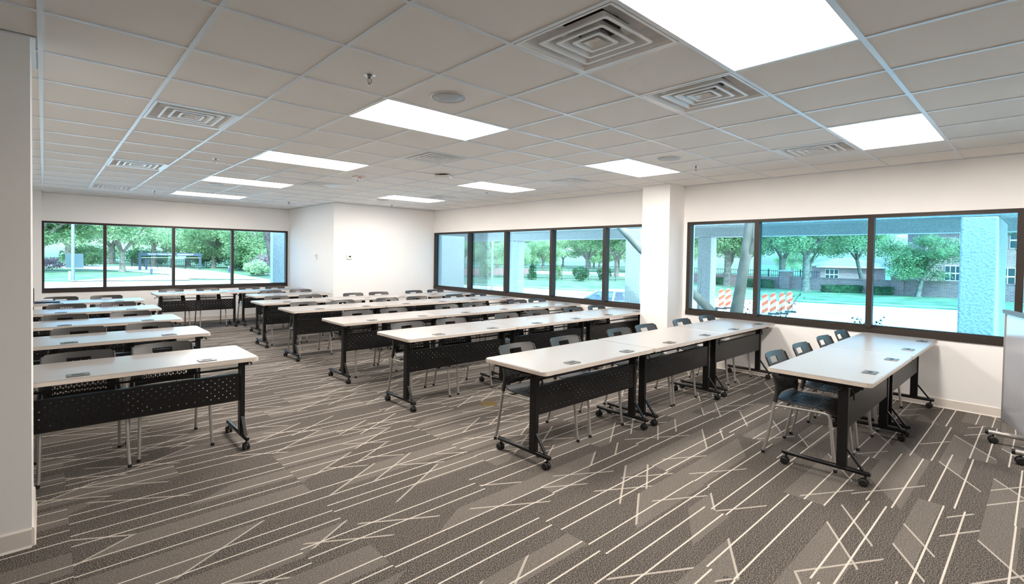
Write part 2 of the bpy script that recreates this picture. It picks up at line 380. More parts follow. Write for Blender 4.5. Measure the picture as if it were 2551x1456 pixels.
# wall angle at the top of walls
mb = MB(); mb.box(XE, YE0 - .022, HC - .003, XE + .022, YE1, HC + .0); mb.box(XF, YE0 - .022, HC - .003, XE, YE0, HC)
mb.box(XW - .02, YF, HC - .003, XW, BY, HC - .001); mb.box(BX, BY - .02, HC - .003, XW, BY, HC - .001); mb.box(BX - .02, BY - .02, HC - .003, BX, YB, HC - .001); mb.box(0, YB - .02, HC - .003, BX, YB, HC - .001)
struct(mb.build('trim_2', 'tee', ceiling))
# walls
t = 0.24
mb = MB(); mb.box(XW, YF - t, -.12, XW + t, YB + t, ZS); mb.box(XW, YF - t, ZT, XW + t, YB + t, HC + .4)
mb.box(XW, BY + .01, ZS, XW + t, YB + t, ZT); mb.box(XW, YF - t, ZS, XW + t, -5.30, ZT); mb.box(XW, 0.52, ZS, XW + t, 1.07, ZT)
wr = struct(mb.build('wall_right', 'wall'))
mb = MB(); mb.box(XL - t, YB, -.12, XW, YB + t, ZS); mb.box(XL - t, YB, ZT, XW, YB + t, HC + .4); mb.box(XL - t, YB, ZS, -.03, YB + t, ZT); mb.box(4.665, YB, ZS, XW, YB + t, ZT)
struct(mb.build('wall_back', 'wall'))
struct(MB().box(BX, BY, 0, XW, YB + .01, HC + .02).build('wall_bump', 'wall'))
struct(MB().box(XL - t, YN, 0, -.018, YB + .02, HC + .02).build('wall_notch', 'wall'))
struct(MB().box(XL - t, YE1 - .02, 0, XL, YN + .02, HC + .3).build('wall_left', 'wall'))
struct(MB().box(XF - t, YE0, 0, XE, YE1, HC + .02).build('wall_front_left', 'wall'))
struct(MB().box(XF - t, YF - t, 0, XF, YE0 + .1, HC + .3).build('wall_side', 'wall'))
struct(MB().box(XF - t, YF - t, 0, XW + t, YF, HC + .3).build('wall_front', 'wall'))
struct(MB().box(6.88, 0.571, 0, XW + .02, 1.009, HC + .02).build('column', 'wall'))
# baseboards (a strip with a small rounded top and toe)
def basebd(name, pts):
    mb = MB(); prof = [(0, 0), (.016, 0), (.010, .012), (.009, .092), (.004, .1), (0, .1)]
    for (x0, y0), (x1, y1) in zip(pts[:-1], pts[1:]):
        d = Vector((x1-x0, y1-y0)); n = Vector((-d.y, d.x)).normalized()
        a = [(x0 + n.x*o, y0 + n.y*o, z) for o, z in prof]; b_ = [(x1 + n.x*o, y1 + n.y*o, z) for o, z in prof]; k = len(prof)
        mb.add(a + b_, [(i, i+1, k+i+1, k+i) for i in range(k-1)] + [tuple(range(k)), tuple(range(2*k-1, k-1, -1))])
    return struct(mb.build(name, 'base'))
basebd('baseboard_right', [(XW, YF), (XW, .571)]); basebd('baseboard_column', [(XW, .571), (6.88, .571), (6.88, 1.009), (XW, 1.009)])
basebd('baseboard_right_far', [(XW, 1.009), (XW, BY)]); basebd('baseboard_bump', [(XW, BY), (BX, BY), (BX, YB)])
basebd('baseboard_back', [(BX, YB), (-.018, YB), (-.018, YN), (XL, YN)]); basebd('baseboard_left', [(XL, YN), (XL, YE1), (XE, YE1), (XE, YE0), (XF, YE0)])
# windows: bronze frame, mullions, panes
def window(n, axis, w, a0, a1, muls, double=()):
    """axis 'X': wall plane x=w, running along y; axis 'Y': wall plane y=w, running along x"""
    def bx(mb, s0, s1, z0, z1, d0, d1):
        if axis == 'X': mb.box(w + d0, s0, z0, w + d1, s1, z1)
        else: mb.box(s0, w + d0, z0, s1, w + d1, z1)
    f = MB(); bx(f, a0, a1, ZS, ZS + .068, -.012, .10); bx(f, a0, a1, ZT - .042, ZT, -.004, .10)
    bx(f, a0, a0 + .05, ZS + .068, ZT - .042, -.004, .10); bx(f, a1 - .05, a1, ZS + .068, ZT - .042, -.004, .10)
    bx(f, a0 + .05, a1 - .05, ZS + .068, ZS + .088, .035, .09)
    fo = struct(f.build('window_%d' % n, 'bronze'))
    edges = [a0 + .05]
    for mpos in muls:
        k = MB(); bx(k, mpos - .028, mpos + .028, ZS + .06, ZT - .03, -.022, .04); bx(k, mpos - .019, mpos + .019, ZS + .06, ZT - .03, .04, .11)
        k.build('mullion', 'bronze', fo); edges += [mpos - .019, mpos + .019]
    edges.append(a1 - .05)
    for p, q in zip(edges[0::2], edges[1::2]):
        g = MB(); bx(g, p, q, ZS + .066, ZT - .04, .060, .064); g.build('glass_pane', 'glass', fo)
    return fo
window(1, 'Y', YB, -.03, 4.665, [0.952, 2.165, 3.367])
window(2, 'X', XW, 1.07, 6.96, [1.974, 3.165, 4.42, 5.61])
window(3, 'X', XW, -5.30, 0.52, [-.455, -1.688, -2.875, -4.08])

# ------------------------------------------------------------------ ceiling fixtures
def light_fixture():
    r = empty('ceiling_light', (0, 0, 0))
    L, Wd = 2*T - .026, T - .026; x0, x1, y0, y1 = .013, .013 + L, .013, .013 + Wd; yc = T/2
    pan = MB(); N = 14; prof = []
    for k in range(N+1):
        s_ = k/N*2 - 1; prof.append((yc + s_*Wd/2, .001 + .098*(1 - abs(s_)**2.2)))
    vs = [(x, y, z) for x in (x0, x1) for y, z in prof]; n = N+1
    pan.add(vs, [(i, i+1, n+i+1, n+i) for i in range(N)], True)
    for x, k in ((x0, 0), (x1, 1)): pan.add([(x, y, z) for y, z in prof], [tuple(range(n)) if k else tuple(range(n))[::-1]])
    pan.build('reflector_pan', 'whitemetal', r)
    ln = MB(); prof = [(yc + .135*math.cos(a), .052 - .056*math.sin(a)) for a in [PI*k/12 for k in range(13)]]; n = 13
    xa, xb = x0 + .05, x1 - .05
    ln.add([(x, y, z) for x in (xa, xb) for y, z in prof], [(i, i+1, n+i+1, n+i) for i in range(12)], True)
    ln.add([(x, y, z) for x in (xa, xb) for y, z in (prof[0], prof[-1])], [(0, 1, 3, 2)])
    ln.build('lens', 'lens', r)
    fr = MB(); fr.box(.0121, .0121, -.001, x0+.002, T-.0121, .004); fr.box(x1-.002, .0121, -.001, 2*T-.0121, T-.0121, .004); fr.box(x0, .0121, -.001, x1, y0+.002, .004); fr.box(x0, y1-.002, -.001, x1, T-.0121, .004)
    fr.build('frame', 'whitemetal', r)
    br = MB(); br.tube([(xb+.03, yc-.10, .012), (xb+.03, yc+.09, .012), (xb+.012, yc+.10, .02), (xb-.05, yc+.10, .05)], .0028, 6)
    br.build('lens_gap_shadow', 'gap_shadow', r)  # thin tube drawn in place of the shadow line at the lens gap
    return r
LL = {(3, -4): 'large recessed ceiling light cut by the top edge of the photo', (8, -4): 'recessed ceiling light at upper right, close to the right wall',
      (3, 0): 'recessed ceiling light between the round speaker and the sprinkler, upper centre', (3, 4): 'second recessed ceiling light going back in the left line of lights',
      (3, 8): 'third recessed ceiling light going back in the left line of lights', (3, 12): 'farthest recessed ceiling light, nearest the back window',
      (8, 0): 'recessed ceiling light just in front of the white column', (8, 4): 'recessed ceiling light beyond the flat white wireless unit, right line',
      (8, 8): 'small-looking recessed ceiling light nearest the projecting wall with thermostat'}
LL[(8, -8)] = 'unseen recessed light behind the camera, added to brighten the right wall'  # unseen fixture on the grid spacing, added to brighten the right wall
p0 = light_fixture()
for n, ij in enumerate(LIGHTS):
    o = p0 if n == 0 else copy_tree(p0)
    o.location = (ij[0]*T, ij[1]*T, HC); tag(o, LL[ij], 'ceiling light', 'recessed ceiling lights')
def vent():
    r = empty('air_diffuser'); c = T/2
    pan = MB(); pts = [(T/2 - .014, -.001), (T/2 - .03, -.001), (T/2 - .045, .012), (T/2 - .06, .05), (.20, .085), (.12, .092)]
    rings = [[(c - s_, c - s_, z), (c + s_, c - s_, z), (c + s_, c + s_, z), (c - s_, c + s_, z)] for s_, z in pts]
    pan.add([p for q in rings for p in q], [(4*i+k, 4*i+(k+1) % 4, 4*i+4+(k+1) % 4, 4*i+4+k) for i in range(len(rings)-1) for k in range(4)])
    pan.build('back_pan', 'whitemetal', r)
    MB().lathe([(.125, .070), (.125, .30), (.0, .30)], (c, c, 0), 24).build('duct_collar', 'dark', r)
    for s_ in (.205, .143, .085):
        lv = MB(); pts = [(s_, -.002), (s_, .003), (s_ - .012, .004), (s_ - .045, .055), (s_ - .049, .055), (s_ - .016, -.002)]
        def sq(h, z): return [(c + x, c + y, z) for x, y in rrect(-h, -h, h, h, min(.014, h*.3), 3)]
        rg = [sq(h, z) for h, z in pts] + [sq(*pts[0])]; n = len(rg[0])
        lv.add([p for q in rg for p in q], [(n*i+k, n*i+(k+1) % n, n*i+n+(k+1) % n, n*i+n+k) for i in range(len(rg)-1) for k in range(n)])
        lv.build('louver_ring', 'whitemetal', r)
    ct = MB(); pts = [(.046, -.002), (.042, .002), (.022, .018)]
    rg = [[(c-s_, c-s_, z), (c+s_, c-s_, z), (c+s_, c+s_, z), (c-s_, c+s_, z)] for s_, z in pts]
    ct.add([p for q in rg for p in q], [(4*i+k, 4*i+(k+1) % 4, 4*i+4+(k+1) % 4, 4*i+4+k) for i in range(2) for k in range(4)] + [(8, 9, 10, 11)])
    ct.tube([(c, c, .012), (c, c, .06)], .008, 8)
    ct.build('center_cone', 'whitemetal', r)
    return r
VL = {(3, -3): 'largest square ceiling air diffuser, beside the big light at top of photo', (5, -3): 'square air diffuser just right of and behind the largest one',
      (1, 2): 'nearest square air diffuser on the left side of the ceiling', (1, 7): 'square air diffuser midway back on the left side of the ceiling',
      (1, 12): 'far left square air diffuser above the back window', (5, 2): 'square air diffuser in the centre, behind the nearest left-line light',
      (5, 7): 'square air diffuser next to the red-lettered alarm strobe', (9, 2): 'square air diffuser between the two right-line lights near the column',
      (9, 7): 'square air diffuser beside the farthest right-line light', (9, -3): 'square air diffuser left of the upper right light, near right wall'}
p0 = vent()
for n, ij in enumerate(VENTS):
    o = p0 if n == 0 else copy_tree(p0)
    o.location = (ij[0]*T, ij[1]*T, HC); tag(o, VL[ij], 'air vent', 'square ceiling air diffusers')
def speaker():
    r = empty('ceiling_speaker')
    MB().lathe([(.135, .008), (.135, -.004), (.128, -.008), (.115, -.004), (.115, .006)], n=36).build('bezel', 'whiteplastic', r)
    MB().lathe([(.1155, .004), (.1155, -.003), (.06, -.0065), (.0, -.0075)], n=36).build('grille', 'grille', r)
    return r
p0 = speaker()
for n, (i, j, lb) in enumerate([(3.5, -.5, 'largest round grey ceiling speaker, right of the nearest left-line light'), (8.5, -.5, 'round ceiling speaker in front of the column, beside a sprinkler'),
                            (8.5, 9.5, 'faint round ceiling speaker behind the farthest right-line light'), (3.5, 9.5, 'faint round ceiling speaker between the two farthest left-line lights')]):
    o = p0 if n == 0 else copy_tree(p0); o.location = (i*T, j*T, HC + .006); tag(o, lb, 'speaker', 'round ceiling speakers')
def sprinkler():
    r = empty('fire_sprinkler')
    MB().lathe([(.036, .0), (.036, -.003), (.028, -.007), (.016, -.003), (.016, 0)], n=24).build('escutcheon', 'chrome', r)
    b = MB(); b.lathe([(.013, .0), (.013, -.014), (.008, -.018), (.008, -.022)], n=14)
    for s_ in (-1, 1): b.tube([(s_*.010, 0, -.018), (s_*.013, 0, -.030), (s_*.010, 0, -.045), (s_*.003, 0, -.056)], .0025, 6)
    b.tube([(0, 0, -.02), (0, 0, -.05)], .0018, 6); b.build('frame', 'sprink', r)
    MB().lathe([(.012, -.056), (.012, -.058), (.003, -.0585)], n=16).build('deflector', 'sprink', r)
    return r
p0 = sprinkler()
for n, (i, j, lb) in enumerate([(2.5, -.5, 'nearest chrome fire sprinkler, on the tile left of the big round speaker'), (9.55, -.5, 'chrome fire sprinkler right of the speaker by the column'),
      (2.53, 5.57, 'small fire sprinkler left of the second left-line light'), (2.53, 12.58, 'far left fire sprinkler beside the farthest left-line light'),
      (6.57, 12.64, 'far fire sprinkler at the corner of the projecting wall and back ceiling'), (9.6, 10.73, 'fire sprinkler above the thermostat wall'), (9.55, 5.53, 'fire sprinkler near the light above the far right windows')]):
    o = p0 if n == 0 else copy_tree(p0); o.location = (i*T, j*T, HC + .006); tag(o, lb, 'sprinkler', 'ceiling fire sprinklers')
# alarm strobe
st = tag(empty('alarm_strobe', (3.385, 3.39, HC), math.radians(-40)), 'white oval ceiling alarm strobe with red FIRE lettering', 'alarm strobe')
mb = MB(); prof = [(.075, .006), (.082, -.004), (.078, -.022), (.06, -.030), (0, -.031)]; n = 28; vs = []
for r_, z in prof:
    for k in range(n): a = 2*PI*k/n; vs.append((r_*1.12*math.cos(a), r_*.86*math.sin(a), z))
mb.add(vs, [(i*n+k, (i+1)*n+k, (i+1)*n+(k+1) % n, i*n+(k+1) % n) for i in range(4) for k in range(n)], True)
mb.build('housing', 'whiteplastic', st)
MB().lathe([(.026, -.026), (.026, -.045), (.018, -.058), (0, -.062)], (-.01, -.005, 0), 18).build('lens', 'chrome', st)
tc = bpy.data.curves.new('fire_text', 'FONT'); tc.body = 'FIRE'; tc.size = .026; tc.align_x = 'CENTER'; tc.align_y = 'CENTER'; tc.extrude = .0008; tc.offset = .0008
to = bpy.data.objects.new('tmp_text', tc); col.objects.link(to)
bpy.context.view_layer.update()
tm = bpy.data.meshes.new_from_object(to.evaluated_get(bpy.context.evaluated_depsgraph_get())); bpy.data.objects.remove(to)
fo = bpy.data.objects.new('lettering', tm); tm.materials.clear(); tm.materials.append(MAT['red']); col.objects.link(fo); fo.parent = st
fo.location = (.033, -.0625, -.018); fo.rotation_euler = (PI/2 + .25, 0, .25)
# wireless unit
ap = tag(empty('wireless_access_point', (4.12, 2.37, HC), math.radians(40)), 'flat white square wireless unit hanging just below the ceiling', 'wireless unit')
MB().prism(rrect(-.105, -.105, .105, .105, .03), -.048, -.014, .006, .006).build('housing', 'whiteplastic', ap)
MB().box(-.045, -.045, -.014, .045, .045, .004).build('mount', 'dark', ap)
# thermostats on the projecting wall
th = tag(empty('wall_thermostat', (5.047, BY, 1.494)), 'white thermostat with dark display on the wall facing the room', 'thermostat')
MB().cbox(-.066, -.028, -.044, .066, 0, .044, .006).build('case', 'whiteplastic', th); MB().box(-.022, -.0295, -.004, .026, -.0275, .028).build('display', 'screen', th); MB().cbox(.036, -.032, .002, .05, -.0275, .016, .001).build('button', 'whitemetal', th)
th = tag(empty('wall_sensor', (BX, 7.812, 1.50)), 'narrow white wall sensor on the side face of the projecting wall', 'wall sensor')
MB().cbox(-.026, -.036, -.058, 0, .036, .058, .006).build('case', 'whiteplastic', th); MB().box(-.0275, -.004, -.004, -.0255, .020, .028).build('display', 'screen', th)

# ------------------------------------------------------------------ table prototype (origin: -x,-y corner on the floor)
TL, TD, TH = 1.518, 0.645, 0.737
def make_table():
    r = empty('training_table')
    tp = MB().prism(rrect(0, 0, TL, TD, .035), TH - .022, TH, .005, .005).build('tabletop', 'top', r)
    MB().prism(rrect(-.0015, -.0015, TL+.0015, TD+.0015, .036), TH - .031, TH - .007, 0, 0).build('edge_band', 'edge', tp)
    for cx in (.085, TL - .085):
        s_ = 1 if cx < .5 else -1
        MB().cbox(cx-.019, .140, .098, cx+.019, .202, TH-.05, .004).build('column', 'black', r)
        MB().cbox(cx-.022, .055, TH-.066, cx+.022, .585, TH-.031, .003).build('support_rail', 'black', r)
        ft = MB().tube([(cx, .004, .090), (cx, .012, .090), (cx, .545, .090), (cx, .553, .090)], [.012, .019, .019, .012], 14, flat=.85).build('foot', 'black', r)
        for yy in (.034, .523):
            c = MB(); c.tube([(cx, yy, .078), (cx, yy, .05)], .007, 8)
            for dx in (-.016, .016): c.lathe([(.018, -.009), (.027, -.006), (.027, .006), (.018, .009)], (cx + dx, yy + .008, .027), 18, 'X')
            pr = [(math.cos(a)*.031, math.sin(a)*.031) for a in [PI*k/8 for k in range(9)]]
            vs = [(cx + xx, yy + .008 + p, .027 + q) for xx in (-.007, .007) for p, q in pr]; c.add(vs, [(i, i+1, 10+i, 9+i) for i in range(8)] + [tuple(range(9)), tuple(range(17, 8, -1))])
            c.build('caster', 'rubber', ft)
        b = MB(); b.tube([(cx, .145, .235), (cx, .045, .100)], .016, 4, flat=.55, smooth=False); b.build('brace', 'black', r)
        lv = MB(); lx = cx; lv.tube([(lx, .205, .668), (lx, .25, .668), (lx - s_*.035, .285, .675), (lx - s_*.05, .30, .655)], .005, 7)
        lv.build('release_lever', 'black', r); lv = MB(); lv.tube([(lx - s_*.02, .17, .66), (lx - s_*.055, .17, .672), (lx - s_*.082, .19, .655), (lx - s_*.085, .205, .640)], [.006, .008, .010, .006], 8, flat=.5)
        lv.build('release_paddle', 'black', r); lv = MB(); lv.tube([(lx + s_*.022, .135, .655), (lx + s_*.03, .12, .63), (lx + s_*.022, .115, .58)], [.004, .006, .005], 7); lv.build('latch', 'black', r)
    MB().tube([(.104, .17, .632), (TL - .104, .17, .632)], .008, 8).build('crossbar', 'black', r)
    p = MB(); p.box(.104, .147, .372, TL - .104, .1495, .588); p.box(.104, .1495, .5855, TL - .104, .186, .588); p.box(.104, .1835, .570, TL-.104, .186, .5855); p.box(.104, .1495, .372, TL-.104, .165, .3745)
    p.build('modesty_panel', 'perf', r)
    return r
def make_outlet(parent, x):
    o = MB().prism(rrect(-.062, -.042, .062, .042, .008), 0, .005, .002, .002).build('power_outlet', 'outlet', parent, (x, .088, TH))
    MB().box(-.034, -.013, .0045, .034, .013, .0056).build('socket', 'dark', o)
    return o
table0 = make_table(); make_outlet(table0, .39); make_outlet(table0, 1.16)
# chair prototype (origin on the floor under the seat centre; back towards +y)
def make_chair():
    r = empty('stacking_chair')
    def bf(u, v):
        z = .478 + v*.312; w = .222 - .010*(1-v) - (max(0, v-.9)/.1)**2*.018
        x = (u*2-1)*w; lean = .158 + max(0, z - .545)*.44 - max(0, .52 - z)*.1
        return (x, lean + .034*(1 - (u*2-1)**2) - .004, z)
    def bm_(u, v, i, j):
        x = (u*2-1)*.222; z = .478 + v*.312
        if v > .965 and abs(u*2-1) > .955: return False
        if .704 < z < .752 and abs(x) < .074: return False
        if .505 < z < .686 and abs(x) < .165:
            c = i // 3; k = (j + (3 if c % 2 else 0)) % 6
            if i % 3 < 2 and k < 4: return False
        return True
    bk = MB(); bk.plate(bf, 81, 54, .007, bm_)
    for s_ in (-1, 1): bk.tube([(s_*.238, .170, .43), (s_*.234, .160, .50), (s_*.226, .162, .56), (s_*.221, .20, .66), (s_*.216, .250, .775)], [.0165, .0165, .015, .011, .006], 10)
    bk.build('backrest', 'chair', r)
    def sf(u, v):
        y = .19 - v*.425; w = .224 - .02*max(0, .25 - v)/.25 - (max(0, v-.88)/.12)**2*.03
        x = (u*2-1)*w
        z = .440 + .02*max(0, .18 - v)/.18 - .045*(max(0, v-.78)/.22)**2 - .010*(1 - (u*2-1)**2) + .006*math.sin(v*PI)*0
        return (x, y, z)
    def sm(u, v, i, j):
        x = abs((u*2-1)*.224)
        if (v < .03 or v > .97) and x > .20: return False
        if x < .15 and .2 < v < .78:
            k = (i + (3 if (j // 2) % 2 else 0)) % 6
            if j % 2 == 0 and k < 4: return False
        return True
    MB().plate(sf, 54, 52, .008, sm).build('seat', 'chair', r)
    for s_ in (-1, 1):
        f = MB().tube([(s_*.235, -.13, .417), (s_*.2355, -.165, .417), (s_*.236, -.188, .410), (s_*.238, -.202, .388), (s_*.242, -.222, .20), (s_*.246, -.236, .07), (s_*.250, -.245, .012)], .0115, 10).build('leg', 'silver', r)
        MB().tube([(s_*.2498, -.2445, .022), (s_*.251, -.246, 0)], .0135, 10).build('foot_cap', 'rubber', f)
        b = MB().tube([(s_*.238, .165, .47), (s_*.239, .172, .42), (s_*.243, .197, .25), (s_*.247, .228, .07), (s_*.250, .244, .012)], .0115, 10).build('leg', 'silver', r)
        MB().tube([(s_*.2498, .2435, .022), (s_*.251, .246, 0)], .0135, 10).build('foot_cap', 'rubber', b)
        MB().tube([(s_*.239, .178, .400), (s_*.236, .10, .407), (s_*.235, -.14, .417)], .010, 8).build('side_rail', 'silver', r)
    cb = MB(); cb.tube([(-.236, .10, .405), (.236, .10, .405)], .009, 8); cb.tube([(-.235, -.13, .416), (.235, -.13, .416)], .009, 8); cb.build('seat_support', 'silver', r)
    return r
chair0 = make_chair()
ORD = ['first', 'second', 'third', 'fourth', 'fifth', 'sixth']
first = {'t': True, 'c': True}
def put_table(x, y, lab, grp, dx=0.0, rz=0.0):
    o = table0 if first['t'] else copy_tree(table0); first['t'] = False
    o.location = (x, y, 0); o.rotation_euler = (0, 0, rz)
    if dx:
        for k in kids(o) if o.name in KIDS else [c for c in col.objects if c.parent == o]:
            if k.name.startswith('power_outlet'): k.location.x = (.39 if k.location.x < .8 else 1.16) + dx
    return tag(o, lab, 'table', grp)
def put_chair(x, y, lab, grp, rz=None):
    o = chair0 if first['c'] else copy_tree(chair0); first['c'] = False
    o.location = (x, y, 0); o.rotation_euler = (0, 0, random.uniform(-.05, .05) if rz is None else rz)
    return tag(o, lab, 'chair', grp)
# right-hand rows, counted from the whiteboard
ROWS = [(-2.30, 4.235, [(.44, 1.10), (.29, .93)]), (-.72, 2.715, [(.46, 1.13), (.53, 1.08), (.42, 1.13)]), (1.013, 2.705, [(.45, 1.08), (.52, 1.13), (.44, 1.03)]),
        (2.395, 2.695, [(.55, 1.13), (.56, 1.11), (.62, 1.13)]), (3.96, 2.69, [(.44, 1.11), (.43, 1.07), (.45, 1.09)]), (5.27, 2.685, [(.48, 1.09), (.46, 1.01), (.375, .94)])]
for r_, (y0, x0, chs) in enumerate(ROWS):
    for k, pr in enumerate(chs):
        pos = (['aisle-end', 'window-end'] if len(chs) == 2 else ['aisle-end', 'middle', 'window-end'])[k]
        tx = x0 + k*1.524
        put_table(tx, y0, 'white-topped training table, the %s one in the %s row from the whiteboard' % (pos, ORD[r_]), 'training tables in the right-hand rows', .035)
        for q, dx in enumerate(pr):
            put_chair(tx + dx, y0 + .478, 'black chair, %s seat at the %s table of the %s row from the whiteboard' % (('aisle-side', 'window-side')[q], pos, ORD[r_]), 'chairs in the right-hand rows', 0.0 if r_ < 2 else None)
for k, (y0, (c1, c2)) in enumerate([(1.04, (.43, .99)), (2.555, (.48, 1.08)), (3.90, (.41, 1.07)), (5.365, (.46, 1.07)), (6.86, (.44, 1.04))]):
    nm = ['nearest', 'second nearest', 'middle', 'second farthest', 'farthest'][k]
    put_table(-.212, y0, '%s white-topped training table in the left column behind the wall end' % nm, 'training tables in the left column', .002)
    put_chair(-.212 + c1, y0 + (.45 if k == 0 else .478), 'black chair, left seat at the %s table of the left column' % nm, 'chairs in the left column', .03 if k == 0 else None)
    put_chair(-.212 + c2, y0 + (.53 if k == 0 else .478), 'black chair, right seat at the %s table of the left column' % nm, 'chairs in the left column', .04 if k == 0 else None)
put_table(3.03, 6.74, 'white-topped training table standing alone beside the projecting wall corner', 'training tables near the back')
put_chair(3.03 + .53, 7.22, 'black chair, left seat at the lone table beside the projecting wall', 'chairs near the back'); put_chair(3.03 + 1.13, 7.22, 'black chair, right seat at the lone table beside the projecting wall', 'chairs near the back')
for k in range(2):
    sd_ = ('left', 'right')[k]
    put_table(1.625 + 1.524*k, 8.055, 'white-topped training table under the back window, %s one of the pair' % sd_, 'training tables near the back')
    for q, dx in enumerate(((.37, 1.05), (.37, .94))[k]):
        put_chair(1.625 + 1.524*k + dx, 8.535, 'black chair, %s seat at the %s table under the back window' % (('left', 'right')[q], sd_), 'chairs near the back', 0.0)

# ------------------------------------------------------------------ other things in the room
lp = tag(empty('laptop', (-.10, 7.19, TH)), 'open black laptop seen edge-on at left on the farthest left table', 'laptop')
MB().cbox(0, -.11, 0.001, .30, .11, .018, .004).build('base', 'black', lp)
MB().cbox(-.012, -.11, .012, -.003, .11, .225, .003).build('screen_lid', 'black', lp)
tag(MB().cbox(-.02, 7.33, TH+.001, .12, 7.47, TH+.035, .002).build('paper_stack', 'paper'), 'white stack of paper behind the laptop on the farthest left table', 'paper')
fb = tag(empty('floor_outlet_box', (3.565, .785, 0), math.radians(-38)), 'square brass-brown floor outlet cover set in the carpet aisle', 'floor box')
MB().prism(rrect(-.085, -.075, .085, .075, .012), 0.0, .006, .003, .003).build('cover', 'brass', fb); MB().box(-.06, -.05, .0055, .06, -.002, .0072).build('lid', 'brass', fb); MB().box(-.06, .002, .0055, .06, .05, .0072).build('lid', 'brass', fb)
# mobile whiteboard at the right edge
A = Vector((6.262, -2.838, 0)); B = Vector((5.45, -3.075, 0)); ang = math.atan2(B.y - A.y, B.x - A.x); Ln = (B - A).length
wb = tag(empty('mobile_whiteboard', A, ang), 'grey mobile whiteboard on silver wheeled feet at the right edge', 'whiteboard')
MB().cbox(.02, -.010, .22, Ln, .010, 1.135, .003).build('panel', 'board', wb)
MB().cbox(0, -.016, .105, .026, .016, 1.15, .005).build('upright', 'silver', wb); MB().cbox(Ln - .026, -.016, .105, Ln, .016, 1.15, .005).build('upright', 'silver', wb)
MB().cbox(-.03, -.022, 1.135, Ln + .03, .022, 1.168, .005).build('top_rail', 'outlet', wb)
for xx, yo in ((.013, .105), (.53, -.0)):
    # feet run straight along the room, so undo the board's own turn
    d = Matrix.Rotation(-ang, 3, 'Z') @ Vector((0, 1, 0))
    if xx > .1: base = Matrix.Rotation(-ang, 3, 'Z') @ (Vector((5.752, -2.908, 0)) - A)
    else: base = Matrix.Rotation(-ang, 3, 'Z') @ (Vector((6.245, -2.733, 0)) - A)
    e0, e1 = base, base - d*.50; z = Vector((0, 0, .092))
    ft = MB().tube([e0 - d*.02 + z, e1 + z], .020, 14).build('foot', 'silver', wb)
    MB().tube([e0 + z, e0 - d*.021 + z], .0215, 14).build('end_cap', 'rubber', ft)
    for q in (e0 - d*.05, e1 + d*.05):
        c = MB(); c.tube([q + Vector((0, 0, .08)), q + Vector((0, 0, .05))], .008, 8)
        for s_ in (-.016, .016): c.lathe([(.02, -.009), (.031, -.006), (.031, .006), (.02, .009)], (q.x + s_, q.y, .031), 18, 'X')
        c.build('caster', 'rubber', ft)

# ------------------------------------------------------------------ outdoors
ZR, ZB = -1.23, -0.15                     # road level to the right, and behind the back window
def gz(x, y):
    a = math.degrees(math.atan2(y + 3.07, max(x, .01))); k = min(1, max(0, (a - 55) / 13)); k = k*k*(3 - 2*k); return ZR + (ZB - ZR)*k
def patch(name, poly_fn, mat, dz, nu, nv):
    mb = MB(); vs = []
    for i in range(nu+1):
        for j in range(nv+1):
            x, y = poly_fn(i/nu, j/nv); vs.append((x, y, gz(x, y) + dz))
    mb.add(vs, [(i*(nv+1)+j, (i+1)*(nv+1)+j, (i+1)*(nv+1)+j+1, i*(nv+1)+j+1) for i in range(nu) for j in range(nv)], True)
    return struct(mb.build(name, mat))
def polar(r0, r1, a0, a1):
    return lambda u, v: (CAM.x + (r0 + (r1-r0)*u**2)*math.cos(math.radians(a0 + (a1-a0)*v)), -3.07 + (r0 + (r1-r0)*u**2)*math.sin(math.radians(a0 + (a1-a0)*v)))
patch('lawn', polar(7.6, 330, -50, 110), 'grass', -.02, 60, 64)
# road: a strip that bends round the corner of the building, plus the drive at the back
near = [(9.5, -25), (9.5, 12), (9.5, 13.5), (6, 14.5), (-12, 15)]
far = [(44.0, -12.0), (41.0, -1.0), (38.3, 8.5), (36.2, 14), (34.0, 22.7), (30.5, 33.4), (22.0, 37.0), (14.0, 27.5), (12.0, 28.4), (10.8, 29.2)]
def strip(pa, pb, name, mat, dz, n=60, mm=20):
    def at(p, u):
        u *= len(p) - 1; k = min(int(u), len(p)-2); f = u - k; return Vector(p[k]).lerp(Vector(p[k+1]), f)
    return patch(name, lambda u, v: tuple(at(pa, u).lerp(at(pb, u), v)), mat, dz, n, mm)
strip([(9.0, -30), (9.0, 0), (9.0, 14), (7.5, 15), (6.5, 15)], [(46, -22), (41.0, -1.0), (36.2, 14), (30.5, 33.4), (26, 42)], 'road', 'road', .0)
strip([(-14, 11), (10, 11)], [(-14, 34.6), (11.5, 29)], 'road_back', 'road', .004, 30, 20)
strip([(6.3, 33), (7.0, 40), (5.2, 47), (0.5, 60), (-8, 70)], [(10.9, 29), (11.3, 38), (11.4, 47), (10.0, 58), (4, 72)], 'driveway', 'road', .012, 40, 12)
strip([(1.0, 32.0), (6.8, 31.0)], [(2.6, 34.45), (6.6, 39.2)], 'driveway_corner', 'road', .008, 12, 6)
strip([(46, -22), (41.0, -1.0), (36.2, 14), (30.5, 33.4)], [(46.35, -22), (41.35, -1.0), (36.55, 14), (30.85, 33.4)], 'curb', 'curb', .12, 40, 2)
strip([(70, -30), (68, 20), (62, 48), (45, 70)], [(85, -30), (84, 20), (76, 60), (52, 90)], 'far_path', 'road', .01, 30, 4)
